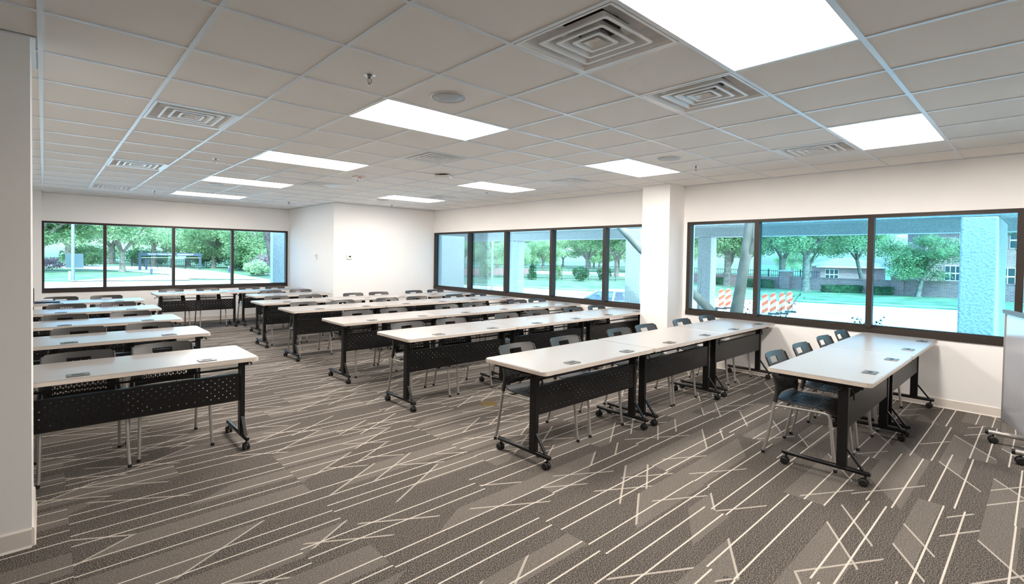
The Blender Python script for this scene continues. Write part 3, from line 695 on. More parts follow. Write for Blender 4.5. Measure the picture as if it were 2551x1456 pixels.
# stucco frame outside the right-hand windows
def scol(x0, y0, x1, y1, lab):
    tag(MB().cbox(x0, y0, ZR, x1, y1, 2.16, .02).build('stucco_column', 'stucco'), lab, 'column', 'stucco columns outside the windows')
scol(9.0, -2.637, 11.0, -2.295, 'wide pale stucco column outside the rightmost window pane'); scol(9.0, 2.28, 9.9, 2.63, 'grey stucco column outside, just left of the white room column')
scol(9.0, 9.02, 10.02, 10.4, 'bright stucco pier outside the leftmost right-wall window pane')
scol(13.6, 2.93, 13.95, 3.29, 'slim far stucco column behind the leaning trunk'); scol(13.6, 10.16, 13.95, 10.68, 'slim far stucco column beside the lamp post, far right windows')
for nm, x0, x1, z0, z1, y0, y1, lb in (('stucco_beam', 9.0, 9.5, 2.16, 2.75, -9, 6.2, 'near stucco beam along the top of the right-hand windows'), ('stucco_beam', 13.6, 14.0, 2.16, 2.85, -9, 12.6, 'far dark stucco beam spanning the far columns outside')):
    tag(MB().cbox(x0, y0, z0, x1, y1, z1, .02).build(nm, 'stucco'), lb, 'beam')
tag(MB().cbox(9.5, 12.2, 2.16, 14.0, 12.6, 2.85, .02).build('stucco_beam', 'stucco'), 'stucco cross beam joining near and far beams behind the lamp post', 'beam')
tag(MB().cbox(4.59, 10.4, ZB - .3, 5.3, 10.62, 3.2, .02).build('stucco_column', 'stucco'), 'pale stucco column at the right end of the back window', 'column', 'stucco columns outside the windows')
struct(MB().box(9.5, -9, 2.80, 13.6, 6.5, 2.95).box(11.2, 6.5, 2.80, 13.6, 12.2, 2.95).build('shade_slab', 'stucco'))  # unseen slabs, added and shaped to shade the far beam and columns
# foliage / trees
def foliage_mesh(name, blobs, n, size, mat, seed):
    rnd = random.Random(seed); vs = []; fs = []
    tot = sum(b[3]*b[4] for b in blobs)
    for (cx, cy_, cz, rx, rz) in blobs:
        k = int(n * rx*rz / tot)
        for _ in range(k):
            d = Vector((rnd.gauss(0, 1), rnd.gauss(0, 1), rnd.gauss(0, 1))).normalized() * (rnd.random()**.45)
            p = Vector((cx + d.x*rx, cy_ + d.y*rx, cz + d.z*rz)); a = Vector((rnd.gauss(0, 1), rnd.gauss(0, 1), rnd.gauss(0, .6))).normalized(); b_ = a.cross(Vector((rnd.gauss(0, 1), rnd.gauss(0, 1), rnd.gauss(0, 1)))).normalized()
            s_ = size * rnd.uniform(.6, 1.3); o = len(vs)
            vs += [p - a*s_, p + b_*s_*.55, p + a*s_, p - b_*s_*.55]; fs.append((o, o+1, o+2, o+3))
    me = bpy.data.meshes.new(name); me.from_pydata([tuple(v) for v in vs], [], fs); me.materials.append(MAT[mat]); return me
def crown(seed, rx, rz, cz, nb, low=0.0):
    r = random.Random(seed); out = []
    for k in range(nb):
        a = r.uniform(0, 2*PI); d = rx*math.sqrt(r.random())*.8; q = r.uniform(.28, .46)
        out.append((d*math.cos(a), d*math.sin(a), cz + r.uniform(-.75 - low, .8)*rz*.75, rx*q, rz*q*.75))
    return out
CR = {}
for k, (mat, nb, n, sz) in enumerate([('leaf', 26, 21000, .085), ('leaf', 22, 18000, .09), ('leaf2', 24, 20000, .085), ('leaf', 16, 10500, .085)]):
    CR[k] = foliage_mesh('foliage', crown(20 + k, 3.6, 2.6, 5.0, nb, .3 if k != 3 else 0), n, sz, mat, 50 + k)
def trunk_mb(seed, h, r0, fork=.5, lean=(0, 0)):
    rnd = random.Random(seed); mb = MB(); top = Vector((lean[0], lean[1], h*fork))
    mb.tube([(0, 0, -.1), (0.0, 0, .12), (lean[0]*.3, lean[1]*.3, h*fork*.35), top], [r0*1.55, r0*1.15, r0*.95, r0*.85], 12)
    for k in range(rnd.choice((3, 4))):
        a = 2*PI*k/3.5 + rnd.uniform(-.5, .5); ex = rnd.uniform(.9, 1.9)
        p1 = top + Vector((math.cos(a)*ex*.4, math.sin(a)*ex*.4, h*.12)); p2 = top + Vector((math.cos(a)*ex, math.sin(a)*ex, h*.26)); p3 = top + Vector((math.cos(a)*ex*1.5, math.sin(a)*ex*1.5, h*.5))
        mb.tube([top - Vector((0, 0, .1)), p1, p2, p3], [r0*.62, r0*.5, r0*.36, r0*.15], 9)
    return mb
TRUNKS = {}; SHR = []
def tree(x, y, kind, lab, cat='tree', grp=None, s=1.0, r=.22, fork=.36, lean=(0, 0), zc=0.0, rz=None, mat='bark', sz=1.0):
    o = empty('tree', (x, y, gz(x, y)), random.uniform(0, 6) if rz is None else rz)
    key = (round(r, 2), round(fork, 2), lean)
    if key not in TRUNKS:
        tr = trunk_mb(int(1000*r) + int(x), 6.0, r, fork, lean).build('trunk', mat, o); TRUNKS[key] = tr
    else:
        tr = TRUNKS[key].copy(); col.objects.link(tr); tr.parent = o
    f = bpy.data.objects.new('foliage', CR[kind]); col.objects.link(f); f.parent = o; f.scale = (s, s, s*sz); f.location = (lean[0], lean[1], zc)
    return tag(o, lab, cat, grp)
# right-hand windows
G1 = 'trees beyond the brick wall'; G2 = 'trees beyond the iron fence'; G3 = 'trees beyond the back window'
tree(52.2, 11.4, 0, 'tall tree with a thick straight trunk in front of the brick wall', grp=G1, s=1.1, r=.30, fork=.55, zc=.6)
tree(54.5, 19.2, 1, 'thick-trunked tree by the wall, seen left of the leaning trunk', grp=G1, s=1.1, r=.36, fork=.55, zc=.6)
tree(64.5, 17.2, 1, 'pair-trunk tree just behind the brick wall and pier', grp=G1, s=1.2, r=.36, fork=.5, zc=.5)
tree(66.5, 15.0, 3, 'slim tree behind the wall right of the thick trunks', grp=G1, s=1.0, r=.20, fork=.42, zc=.4)
tree(66.0, 24.5, 0, 'leaning tree behind the iron railing, right of the window mullion', grp=G1, s=1.2, r=.28, fork=.45, lean=(.5, -.9), rz=0)
tree(70.0, 33.5, 1, 'small spreading tree between far column and leaning trunk', grp=G1, s=1.1, r=.24, fork=.36)
tree(53.3, 3.85, 0, 'small broad dark green tree in front of the brick wall', grp=G1, s=.80, r=.17, fork=.28, lean=(.2, -.2), zc=-.7, rz=0)
tree(57.5, 8.2, 2, 'pale leafy tree overhanging the wall near the second mullion', grp=G1, s=1.05, r=.17, fork=.5, lean=(-.4, .5), zc=.4, rz=0)
tree(58.5, -3.5, 1, 'tree behind the wide stucco column, at the right edge', grp=G1, s=1.1, r=.22, zc=-.3)
tree(84, 22, 2, 'round pale tree on the far bright lawn', grp=G1, s=.75, r=.16, zc=-.8); tree(100, 24, 0, 'distant tree behind the hip-roofed house, left part', grp=G1, s=1.6, r=.3)
tree(98, 34, 1, 'distant tree on the far lawn behind the leaning trunk', grp=G1, s=1.5, r=.3, zc=-1); tree(95, 45, 2, 'distant tree on the far lawn behind the far column', grp=G1, s=1.5, r=.3, zc=-1)
tree(88, 2.5, 2, 'tree behind the brick house, seen above its roof', grp=G1, s=1.3, r=.3, zc=.6)
# far right windows
tree(52.9, 52.8, 3, 'spreading oak with a low forked branch beside the lamp post', grp=G2, s=1.25, r=.34, fork=.42, zc=.8)
tree(66.5, 46.0, 1, 'large oak with twin trunks left of the last mullion', grp=G2, s=1.35, r=.34, fork=.40, zc=.7)
tree(64.5, 39.3, 0, 'oak with forked trunk right of the last mullion', grp=G2, s=1.25, r=.32, fork=.40, zc=.7)
for k, (x, y, kd, s_, zc) in enumerate([(58, 62, 2, 1.0, -1.6), (66, 60, 1, 1.0, -1.8), (74, 62, 2, 1.1, -1.8), (84, 56, 0, 1.2, -1.4), (93, 52, 2, 1.1, -1.6), (60, 75, 1, 1.2, -1.5), (100, 62, 1, 1.3, -1.5)]):
    tree(x, y, kd, '%s distant low tree in the row behind the iron fence, counted from the left' % ['first', 'second', 'third', 'fourth', 'fifth', 'sixth', 'seventh'][k], grp=G2, s=s_, r=.22, zc=zc)
for k, (x, y, s_) in enumerate([(88, 52, 1.5), (100, 70, 1.7), (92, 78, 1.6), (80, 74, 1.4), (104, 50, 1.8), (72, 84, 1.5), (112, 88, 2.0), (118, 62, 2.0), (66, 70, 1.2), (110, 76, 1.9)]):
    tree(x, y, (2, 1)[k % 2], 'misty distant tree in the background row beyond the far lawn, behind the iron fence', grp='misty trees beyond the far lawn', s=s_, r=.25, zc=-1.2*s_)
tree(47.5, 44.5, 2, 'pale young tree just beyond the fence, behind the slim column', grp=G2, s=.8, r=.12, zc=-.8)
# back window
tree(4.85, 46.4, 2, 'tree with a pale forked trunk on the lawn island', grp=G3, s=1.05, r=.20, fork=.26, zc=-.4, mat='bark')
for k, (x, y, kd, s_, r_, zc, lb) in enumerate([(-.3, 47, 0, 1.15, .3, -.9, 'dense tree at the far left of the back window'), (1.9, 62, 2, 1.15, .3, -.9, 'tree behind the lamp post and green utility cabinet'),
      (6.6, 76, 1, 1.3, .42, -.6, 'dark-trunked tree left of the first back window mullion'), (9.4, 78, 0, 1.35, .42, -.8, 'dark-trunked tree just behind the pale forked trunk'),
      (9.2, 62, 2, 1.15, .25, -1.3, 'tree behind the left half of the sign gate'), (13.0, 64, 0, 1.15, .25, -1.7, 'tree behind the right half of the sign gate'),
      (13.6, 55, 1, 1.0, .22, -2.0, 'dark bushy tree right of the sign gate'), (15.8, 52, 2, 1.05, .22, -2.2, 'pale bushy tree behind the right bollard'), (15.2, 45.5, 0, .95, .22, -2.2, 'bushy tree left of the dark leaning trunk'),
      (3.8, 92, 1, 1.6, .35, -1.5, 'distant tree in the gap behind the lawn island'), (15, 92, 1, 1.7, .35, -1.5, 'distant tree high behind the sign gate'), (22, 72, 0, 1.6, .35, -1.8, 'distant dark tree at the right of the back window'), (-4, 70, 1, 1.5, .35, -1.5, 'distant tree far left behind the nearest ones')]):
    tree(x, y, kd, lb, grp=G3, s=s_, r=r_, zc=zc)
for k, (x, y, rx, h, mt, lb) in enumerate([(3.4, 66, 2.6, 2.4, 'leaf', 'wide shrub behind the lawn island, between the first two dark trunks'), (13.4, 57, 2.2, 2.6, 'leafdark', 'dark shrub mass right of the sign gate'),
      (16.6, 58, 2.6, 3.0, 'leaf', 'large shrub right of the last back window mullion'), (14.6, 49, 1.8, 2.4, 'leafdark', 'dark shrub behind the right bollard'), (9.6, 72, 3.0, 2.2, 'leafdark', 'dark shrub row seen through the sign gate'),
      (-2.0, 62, 2.4, 2.4, 'leafdark', 'dark shrub at the far left edge of the back window'), (6.2, 88, 3.2, 3.0, 'leaf', 'distant shrub behind the forked trunk'), (14.4, 41.5, 1.3, 2.3, 'leaf', 'tall green shrub left of the dark leaning trunk')]):
    SHR.append((x, y, rx, h, mt, lb))
lt = tag(empty('tree', (11.0, 29.0, ZB)), 'thick dark leaning trunk beside the pale column, back window', 'tree', G3)
MB().tube([(0.05, 0, -.1), (.0, 0, .6), (-.12, 0, 1.3), (-.28, 0, 2.15), (-.42, 0, 3.0), (-.7, 0, 4.6)], [.30, .25, .235, .23, .235, .2], 12).build('trunk', 'darkbark', lt)
f = bpy.data.objects.new('foliage', CR[1]); col.objects.link(f); f.parent = lt; f.location = (-.7, .5, 2.2); f.scale = (.8, .8, .8)
# bushes
def bush(x, y, rx, h, mat, lab, grp, n=1500, sz=.085, seed=1, cone=False):
    r = random.Random(seed); bl = []
    if cone: bl += [(0, 0, h*f, rx*(1.02 - .85*f), h*.2) for f in (.16, .3, .45, .6, .75, .88)]
    else: bl.append((0, 0, h*.48, rx*.86, h*.48))
    for k in range(10):
        z = r.uniform(.18, .8)*h; w = rx*(1 - .75*z/h) if cone else rx*math.sqrt(max(.1, 1 - (2*z/h - .9)**2)); a = r.uniform(0, 6.3)
        bl.append((w*.75*math.cos(a), w*.75*math.sin(a), z, rx*.28, h*.16))
    o = empty('bush', (x, y, gz(x, y)))
    fo_ = bpy.data.objects.new('foliage', foliage_mesh('foliage', bl, n, sz, mat, seed)); col.objects.link(fo_); fo_.parent = o
    MB().tube([(0, 0, -.05), (0, 0, h*.5)], [.05, .03], 7).build('stem', 'bark', o)
    return tag(o, lab, 'bush', grp)
GB = 'bushes along the iron fence'
bush(40.6, 41.8, 1.05, 2.6, 'leaf', 'tallest bush by the iron fence, left of the lamp post', GB, 2200, seed=3)
bush(44.6, 37.9, .72, 2.1, 'leafdark', 'small conical bush by the iron fence', GB, seed=4, cone=True)
bush(46.4, 35.8, .85, 2.2, 'leaf', 'bush at the fence behind the middle mullion', GB, seed=5)
bush(47.7, 33.1, 1.05, 1.85, 'leafdark', 'rounded dark bush by the iron fence in the wide pane', GB, 2200, seed=6)
bush(51.0, 32.0, .95, 2.1, 'leafdark', 'bush at the fence behind the last far mullion', GB, seed=7)
bush(12.0, 35.6, .95, 1.25, 'leaf2', 'low bright green bush on the lawn right of the bollard', None, 2200, seed=8); bush(12.9, 36.8, 1.0, 1.75, 'leafpink', 'pinkish-grey bush behind the bright green one', None, 1800, seed=9)
bush(-.1, 52, 1.6, 1.1, 'leafpink', 'low greyish shrub at the left of the back window lawn', None, 1800, seed=10)
bush(63, 31.5, 1.6, 2.2, 'leafdark', 'dark bush near the fence beside the leftmost near pane', None, 1800, seed=31)
for k, (x, y, rx, h, mt, lb) in enumerate(SHR): bush(x, y, rx, h, mt, lb, 'shrubs beyond the back window', int(2600*rx/2), .11, 60 + k)
# hedges (clipped boxes of leaves)
def hedge(p, q, h, w, lab, seed):
    p = Vector((*p, 0)); q = Vector((*q, 0)); L = (q-p).length; r = random.Random(seed); vs = []; fs = []
    for _ in range(int(900*L)):
        a = Vector((r.gauss(0, 1), r.gauss(0, 1), r.gauss(0, 1))).normalized(); b_ = a.cross(Vector((r.gauss(0, 1), r.gauss(0, 1), r.gauss(0, 1)))).normalized(); s_ = .06*r.uniform(.6, 1.3)
        c = Vector((r.uniform(-.02, L+.02), r.uniform(-w/2, w/2), r.random()*h)); c.z = h*(1 - (1 - c.z/h)**1.3)
        o = len(vs); vs += [c - a*s_, c + b_*s_*.6, c + a*s_, c - b_*s_*.6]; fs.append((o, o+1, o+2, o+3))
    d = q - p; o = empty('hedge', (p.x, p.y, ZR), math.atan2(d.y, d.x)); me = bpy.data.meshes.new('foliage'); me.from_pydata([tuple(v) for v in vs], [], fs); me.materials.append(MAT['leafdark'])
    f_ = bpy.data.objects.new('foliage', me); col.objects.link(f_); f_.parent = o; MB().cbox(.08, -w/2 + .08, 0, L - .08, w/2 - .08, h - .1, .05).build('inner_mass', 'leafdark', o)
    return tag(o, lab, 'hedge', 'clipped hedges along the brick wall')
hedge((54.9, 7.9), (52.6, 10.2), .66, .8, 'long clipped hedge left of the second mullion', 1); hedge((54.5, 5.75), (53.2, 6.85), .66, .8, 'short clipped hedge against the right brick pier', 2)
hedge((54.7, 14.9), (55.6, 18.0), .85, .9, 'hedge left of the brick pier behind the drums', 3); hedge((57.0, 20.6), (57.6, 23.4), .8, .9, 'hedge beside the far slim column', 4)
# brick wall with piers
bw = tag(empty('brick_wall', (0, 0, 0)), 'long red brick garden wall with piers across the road', 'brick wall')
def wallseg(p, q, zt, nm='wall_section'):
    p = Vector((*p, 0)); q = Vector((*q, 0)); d = q - p; L = d.length
    o = MB().box(0, -.15, -.3, L, .15, zt - ZR).build(nm, 'brick', bw, (p.x, p.y, ZR)); o.rotation_euler = (0, 0, math.atan2(d.y, d.x))
    c = MB().box(0, -.19, 0, L, .19, .07).build('coping', 'brick', o); c.location = (0, 0, zt - ZR)
wallseg((52.0, -7.0), (55.25, 5.4), .0); wallseg((55.25, 5.4), (56.2, 14.2), -.10); wallseg((56.2, 14.2), (60.0, 27.0), -.22)
for (x, y, zt) in ((55.25, 5.4, .42), (56.0, 14.2, .45), (60.0, 27.0, .4)):
    o = MB().box(-.42, -.42, -.3, .42, .42, zt - ZR).build('pier', 'brick', bw, (x, y, ZR)); MB().box(-.5, -.5, 0, .5, .5, .12).build('cap', 'curb', o, (0, 0, zt - ZR))
# iron fence
def fence(name, p, q, h, lab, step=.30, post=2.4, base=None):
    p = Vector((*p, 0)); q = Vector((*q, 0)); d = q - p; L = d.length; z = gz(p.x, p.y) if base is None else base
    o = tag(empty(name, (p.x, p.y, z), math.atan2(d.y, d.x)), lab, 'fence')
    b = MB(); n = int(L/step)
    for k in range(n): b.box(k*step - .015, -.015, .05, k*step + .015, .015, h)
    b.box(0, -.02, .15, L, .02, .2); b.box(0, -.02, h - .16, L, .02, h - .11); b.build('railing', 'iron', o)
    for k in range(int(L/post) + 1): MB().box(k*post - .04, -.04, 0, k*post + .04, .04, h + .08).build('post', 'iron', o)
    return o
fence('iron_fence', (38.5, 49.0), (56.5, 25.5), 1.85, 'tall black iron fence with thin pickets along the far lawn', .16, 3.2)
fence('iron_fence', (61.8, 27), (60.5, 12.5), 1.75, 'black iron railing rising behind the brick wall', .22, 3.2)
fence('iron_fence', (7.2, 62), (11.3, 51.2), 1.0, 'low iron railing beyond the sign gate', .3, 2.4)
fence('iron_fence', (-3, 75), (7.2, 70), .9, 'long distant railing beyond the lawn island', .4, 3.0)
tag(MB().box(40.5, 50.5, ZR, 58.0, 51.0, ZR + .95).build('low_wall', 'brick'), 'long low dark wall beyond the iron fence', 'wall')
# house with hip roof and larger house
def house(lab, x, y, rz, L, D, eave, ridge, wins, name='house'):
    o = tag(empty(name, (x, y, ZR), rz), lab, 'house')
    MB().box(0, 0, -.2, L, D, eave).build('wall', 'brick', o)
    e = .5; r = MB(); hip = D/2*.9
    r.add([(-e, -e, eave - .05), (L+e, -e, eave - .05), (L+e, D+e, eave - .05), (-e, D+e, eave - .05), (hip, D/2, ridge), (max(L - hip, hip + .1), D/2, ridge)], [(0, 1, 5, 4), (1, 2, 5), (2, 3, 4, 5), (3, 0, 4), (3, 2, 1, 0)])
    r.build('roof', 'shingle', o); MB().box(-e, -e - .02, eave - .2, L + e, -e + .05, eave - .03).build('fascia', 'whitemetal', o)
    for (wx, wz, ww, wh, side) in wins:
        fr = MB()
        if side == 'f': fr.box(wx, -.06, wz, wx+ww, .02, wz+wh)
        else: fr.box(-.06, wx, wz, .02, wx+ww, wz+wh)
        f_ = fr.build('window', 'whitemetal', o); g = MB(); nx, nz = 3, 2
        for a in range(nx):
            for c in range(nz):
                s0, s1 = wx + ww*(a+.08)/nx, wx + ww*(a+.92)/nx; z0, z1 = wz + wh*(c+.08)/nz, wz + wh*(c+.92)/nz
                if side == 'f': g.box(s0, -.075, z0, s1, -.05, z1)
                else: g.box(-.075, s0, z0, -.05, s1, z1)
        g.build('pane', 'screen', f_)
    return o
# the local front (-y) faces the camera after the turn
house('small brick garden house with grey hip roof behind the wall', 70.5, 15.0, math.radians(-64), 6.3, 5.0, 2.2, 3.25, [(.5, .55, 1.3, 1.25, 'f')])
house('tall brick house behind the trees at right', 67.1, 5.2, math.radians(-72), 16.0, 8.0, 6.2, 9.0, [(1.5, 1.0, 1.2, 1.5, 'f'), (5.4, .7, 1.6, 1.7, 'f'), (8.6, .7, 1.6, 1.7, 'f'), (2.5, 4.0, 1.4, 1.6, 'f'), (6.0, 4.2, 1.5, 1.6, 'f')])
# striped channelising drums
def drum():
    r = empty('traffic_channelizer')
    pts = []
    for k in range(13):
        a = PI*k/12; pts.append((-.135*math.cos(a), .98 + .10*math.sin(a)))
    prof = [(-.135, .06)] + pts + [(.135, .06)]
    b = MB(); n = len(prof); vs = [(-.05, y, z) for y, z in prof] + [(.05, y, z) for y, z in prof]
    b.add(vs, [tuple(range(n))[::-1], tuple(range(n, 2*n))] + [(i, (i+1) % n, n + (i+1) % n, n+i) for i in range(n)]); b.build('striped_panel', 'stripes', r)
    MB().tube([(0, -.06, 1.06), (0, -.05, 1.12), (0, .05, 1.12), (0, .06, 1.06)], .012, 7).build('handle', 'whiteplastic', r)
    MB().cbox(-.22, -.30, 0, .22, .30, .07, .015).build('base', 'rubber', r)
    return r
d0 = drum()
for k, (x, y, lb) in enumerate([(27.75, 9.05, 'leftmost orange and white striped barricade, beside the far column'), (28.88, 9.02, 'striped barricade, second in the left group'), (29.54, 8.92, 'striped barricade, third in the left group'), (30.5, 8.72, 'striped barricade half hidden behind the leaning trunk'),
      (27.15, 6.18, 'striped barricade nearest the mullion, right group'), (28.4, 6.23, 'striped barricade, second in the right group'), (28.97, 6.0, 'striped barricade, third in the right group'), (30.3, 6.05, 'rightmost orange and white striped barricade')]):
    o = d0 if k == 0 else copy_tree(d0); o.location = (x, y, ZR); o.rotation_euler = (0, 0, math.atan2(y + 3, x) + random.uniform(-.12, .12)); tag(o, lb, 'barricade', 'striped road barricades')
# lamp posts, bollards, cabinet, sign gate
def lamp(x, y, h, r, lab):
    z = gz(x, y); o = tag(empty('lamp_post', (x, y, z)), lab, 'lamp post')
    MB().lathe([(r*1.9, 0), (r*1.9, .05), (r*1.2, .07)], n=16).build('base_plate', 'lamppost', o); MB().lathe([(r, .05), (r*.75, h), (0, h + .01)], n=14).build('pole', 'lamppost', o)
    MB().cbox(-.25, -.9, h - .1, .25, .5, h + .12, .03).build('lamp_head', 'lamppost', o); return o
lamp(1.23, 32.2, 6.5, .085, 'tall grey lamp post in the leftmost back window pane'); lamp(27.7, 26.8, 7.0, .10, 'tall grey lamp post in front of the far oak')
tag(MB().cbox(1.07, 33.45, ZB, 1.17, 33.55, ZB + .5, .02).build('utility_marker', 'whiteplastic'), 'short white marker post beside the left lamp post', 'marker post')
for x, y, lb in ((6.0, 40.3, 'dark bollard light at the tip of the lawn island'), (11.84, 42.4, 'dark bollard light right of the sign gate')):
    o = tag(empty('bollard_light', (x, y, ZB)), lb, 'bollard', 'bollard lights'); MB().lathe([(.075, 0), (.075, .42)], n=14).build('post', 'gate', o); MB().lathe([(.065, .42), (.065, .50)], n=14).build('lens', 'whiteplastic', o); MB().lathe([(.078, .50), (.078, .58), (0, .59)], n=14).build('cap', 'gate', o)
cb = tag(empty('utility_cabinet', (1.52, 56.2, ZB)), 'grey-green utility cabinet on the lawn behind the lamp post', 'utility cabinet')
MB().box(-.12, -.7, 0, 1.45, .9, .06).build('pad', 'curb', cb); MB().cbox(0, -.5, .06, .42, .7, 1.36, .02).build('cabinet_box', 'cabinet', cb); MB().cbox(.46, -.5, .06, 1.28, .7, 1.36, .02).build('cabinet_box', 'cabinet', cb)
P0 = Vector((6.5, 50.2, ZB)); P1 = Vector((11.5, 51.0, ZB)); d = P1 - P0; L = d.length
sg = tag(empty('sign_gate', P0, math.atan2(d.y, d.x)), 'blue-grey entrance gate frame with white letters on its beam', 'gate')
MB().cbox(-.09, -.09, 0, .09, .09, 1.55, .01).build('post', 'gate', sg); MB().cbox(L - .09, -.09, 0, L + .09, .09, 1.55, .01).build('post', 'gate', sg)
MB().cbox(-.09, -.12, 1.30, L + .09, .12, 1.56, .01).build('sign_beam', 'gate', sg); MB().cbox(.09, -.05, 1.10, L - .09, .05, 1.14, .005).build('lower_rail', 'whiteplastic', sg)
def letters(txt, x0, x1, par, hgt):
    tc = bpy.data.curves.new('sign_text', 'FONT'); tc.body = txt; tc.size = 1.0; tc.extrude = .006; tc.offset = .012
    to = bpy.data.objects.new('tmp_text', tc); col.objects.link(to); bpy.context.view_layer.update()
    me = bpy.data.meshes.new_from_object(to.evaluated_get(bpy.context.evaluated_depsgraph_get())); bpy.data.objects.remove(to)
    xs = [v.co.x for v in me.vertices]; ys = [v.co.y for v in me.vertices]; sx = (x1 - x0)/(max(xs) - min(xs)); sy = hgt/(max(ys) - min(ys)); mx, my = min(xs), min(ys)
    for v in me.vertices: v.co = Vector((x0 + (v.co.x - mx)*sx, -.122 - v.co.z, 1.365 + (v.co.y - my)*sy))
    me.materials.clear(); me.materials.append(MAT['paper']); o = bpy.data.objects.new('lettering', me); col.objects.link(o); o.parent = par; return o
letters('TENANT PARKING ONLY', .55, 2.68, sg, .14); letters('CLEARANCE 8\'-0"', 2.98, 4.40, sg, .14)
MB().box(.6, .5, 0, .75, .65, .95).build('side_post', 'gate', sg)
# trees close to the window
ct = tag(empty('tree', (8.5, .45, ZR)), 'smooth pale multi-trunk tree with leaning trunks close outside the windows', 'tree')
def rel(y, z, x=8.5): return (x - 8.5, y - .45, z - ZR)
MB().tube([rel(.40, ZR - .1), rel(.33, -.2), rel(.2485, .6765), rel(.20, 1.05), rel(.1665, 1.3545), rel(.1195, 1.6325), rel(.0775, 2.146), rel(0, 3.2)], [.15, .115, .100, .084, .078, .080, .070, .045], 14).build('trunk', 'palebark', ct)
MB().tube([rel(.13, 1.60), rel(.05, 1.70, 8.48), rel(-.04, 1.90, 8.45), rel(-.10, 2.4, 8.42)], [.045, .04, .035, .025], 10).build('branch', 'palebark', ct)
MB().tube([rel(.47, ZR - .1), rel(.55, .1), rel(.66, .701), rel(1.1025, 1.0965), rel(1.9705, 1.722), rel(2.447, 2.175), rel(2.9, 2.7)], [.13, .105, .075, .066, .074, .066, .045], 14).build('trunk', 'palebark', ct)
MB().tube([rel(.92, ZR - .1), rel(1.03, .1), rel(1.07, .67), rel(1.10, .97)], [.145, .12, .105, .06], 12).build('trunk', 'palebark', ct)
def sprig(pts, lab, seed, leafn=26):
    pts = [[(8.7, -3.07 + (y + 3.07)*8.7/9.6, z if z < -1 else 1.566 + (z - 1.566)*8.7/9.6) if x > 9.5 else (x, y, z) for x, y, z in ln] for ln in pts]
    r = random.Random(seed); o = tag(empty('shrub_sprig', (pts[0][0][0], pts[0][0][1], ZR)), lab, 'shrub'); org = Vector((pts[0][0][0], pts[0][0][1], ZR)); st_ = MB(); vs = []; fs = []
    for ln in pts:
        P = [Vector(p) - org for p in ln]; st_.tube(P, [.006]*(len(P)-1) + [.003], 5)
        for _ in range(leafn):
            k = r.randrange(len(P)//2, len(P)); c = P[k-1].lerp(P[k], r.random()) + Vector((r.gauss(0, .02), r.gauss(0, .05), r.gauss(0, .03))); a = Vector((r.gauss(0, 1), r.gauss(0, 1), r.gauss(0, 1))).normalized(); b_ = a.cross(Vector((r.gauss(0, 1), r.gauss(0, 1), r.gauss(0, 1)))).normalized(); s_ = .022
            q = len(vs); vs += [c - a*s_, c + b_*s_*.6, c + a*s_, c - b_*s_*.6]; fs.append((q, q+1, q+2, q+3))
    st_.build('stem', 'bark', o); me = bpy.data.meshes.new('leaves'); me.from_pydata([tuple(v) for v in vs], [], fs); me.materials.append(MAT['leafdark']); f_ = bpy.data.objects.new('leaves', me); col.objects.link(f_); f_.parent = o
sprig([[(9.0, -1.36, ZR), (9.0, -1.33, .2), (9.0, -1.31, .60), (9.0, -1.24, .76)], [(9.0, -1.36, ZR), (9.0, -1.38, .2), (9.0, -1.40, .60), (9.0, -1.52, .75)]], 'leafy shrub tips poking up at the sill of the near middle pane', 3)
sprig([[(9.6, -.02, ZR), (9.6, -.06, .3), (9.6, -.16, .70), (9.6, -.34, 1.02)], [(9.6, -.02, ZR), (9.6, -.04, .3), (9.6, -.06, .8)]], 'thin leafy shrub stem rising in front of the right barricades', 4)
sprig([[(9.6, .42, ZR), (9.6, .44, .3), (9.6, .46, .85)], [(9.6, .42, ZR), (9.6, .38, .3), (9.6, .34, .70)]], 'thin shrub stems right of the leaning trunk', 5)
sprig([[(9.6, 1.45, ZR), (9.6, 1.47, .3), (9.6, 1.50, .95)], [(9.6, 1.45, ZR), (9.6, 1.40, .3), (9.6, 1.33, 1.35)]], 'thin bare shrub stems left of the leaning trunk', 6, 8)
# parked car seen over the sill
car = tag(empty('car', (18.75, 9.6, ZR), math.radians(112)), 'silver car parked outside, roof and side window showing above the sill', 'car')   # local +x is forward
def loft(secs, mat, name, par):        # secs: list of (x, [(y,z)...])
    mb = MB(); n = len(secs[0][1]); vs = [(x, y, z) for x, pr in secs for y, z in pr]
    mb.add(vs, [(i*n+k, i*n+(k+1) % n, (i+1)*n+(k+1) % n, (i+1)*n+k) for i in range(len(secs)-1) for k in range(n)], True)
    mb.add([(secs[0][0], y, z) for y, z in secs[0][1]], [tuple(range(n))]); mb.add([(secs[-1][0], y, z) for y, z in secs[-1][1]], [tuple(range(n))[::-1]]); return mb.build(name, mat, par)
def sec(w, z0, z1): return [(-w*.94, z0), (w*.94, z0), (w, z0 + (z1-z0)*.35), (w*.97, z0 + (z1-z0)*.8), (w*.86, z1), (-w*.86, z1), (-w*.97, z0 + (z1-z0)*.8), (-w, z0 + (z1-z0)*.35)]
loft([(-2.3, sec(.70, .42, .80)), (-2.1, sec(.84, .25, .98)), (-1.4, sec(.89, .22, 1.0)), (.6, sec(.9, .22, .98)), (1.1, sec(.9, .22, .93)), (1.9, sec(.86, .24, .80)), (2.3, sec(.70, .35, .62))], 'carpaint', 'body', car)
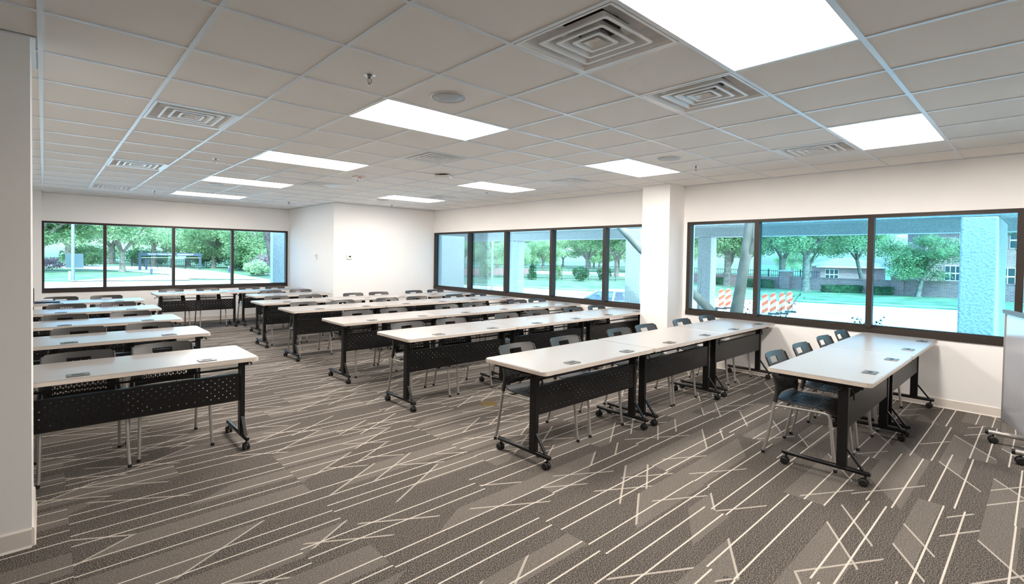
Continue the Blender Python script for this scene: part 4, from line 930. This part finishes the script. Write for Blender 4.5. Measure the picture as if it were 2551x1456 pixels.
roof = MB(); roof.plate(lambda u, v: ((-1.15 + u*1.5), (v*2-1)*.60, 1.43 - .05*(v*2-1)**2 - .05*(u*2-1)**2 - .02), 10, 8, .04); roof.build('roof', 'carpaint', car)
pl = MB()
for s_ in (-1, 1):
    pl.tube([(1.02, s_*.80, .93), (.62, s_*.70, 1.22), (.33, s_*.61, 1.37)], .035, 6); pl.tube([(-.35, s_*.86, .95), (-.38, s_*.62, 1.38)], .035, 6); pl.tube([(-1.75, s_*.78, .97), (-1.10, s_*.60, 1.36)], .045, 6)
pl.build('pillars', 'carpaint', car)
for s_ in (-1, 1):
    g = MB(); g.add([(.95, s_*.80, .95), (-.35, s_*.85, .96), (-.38, s_*.62, 1.37), (.33, s_*.61, 1.36)], [(0, 1, 2, 3)]); g.add([(-.35, s_*.85, .96), (-1.70, s_*.78, .97), (-1.12, s_*.60, 1.35), (-.38, s_*.62, 1.37)], [(0, 1, 2, 3)]); g.build('side_window', 'carglass', car)
    MB().lathe([(.16, -.01), (.09, .05), (0, .06)], (.72, s_*.98, 1.0), 12).build('mirror', 'dark', car)
    for xx in (1.42, -1.42):
        w = MB().lathe([(.20, -.10), (.31, -.09), (.32, 0), (.31, .09), (.20, .10)], (xx, s_*.80, .32), 24, 'Y').build('wheel', 'tyre', car); MB().lathe([(.20, -.104), (.18, .0), (.20, .104)], (xx, s_*.80, .32), 16, 'Y').build('rim', 'silver', w)
g = MB(); g.add([(1.02, -.78, .94), (1.02, .78, .94), (.34, .58, 1.38), (.34, -.58, 1.38)], [(0, 1, 2, 3)]); g.build('windshield', 'carglass', car)
g = MB(); g.add([(-1.74, -.74, .98), (-1.74, .74, .98), (-1.14, .56, 1.37), (-1.14, -.56, 1.37)], [(0, 1, 2, 3)]); g.build('rear_window', 'carglass', car)
for s_ in (-1, 1):
    w = MB(); w.cbox(-.55, s_*.38 - .24, .6, -.35, s_*.38 + .24, 1.12, .06); w.cbox(-.52, s_*.38 - .13, 1.13, -.38, s_*.38 + .13, 1.30, .05); w.build('seat', 'dark', car)
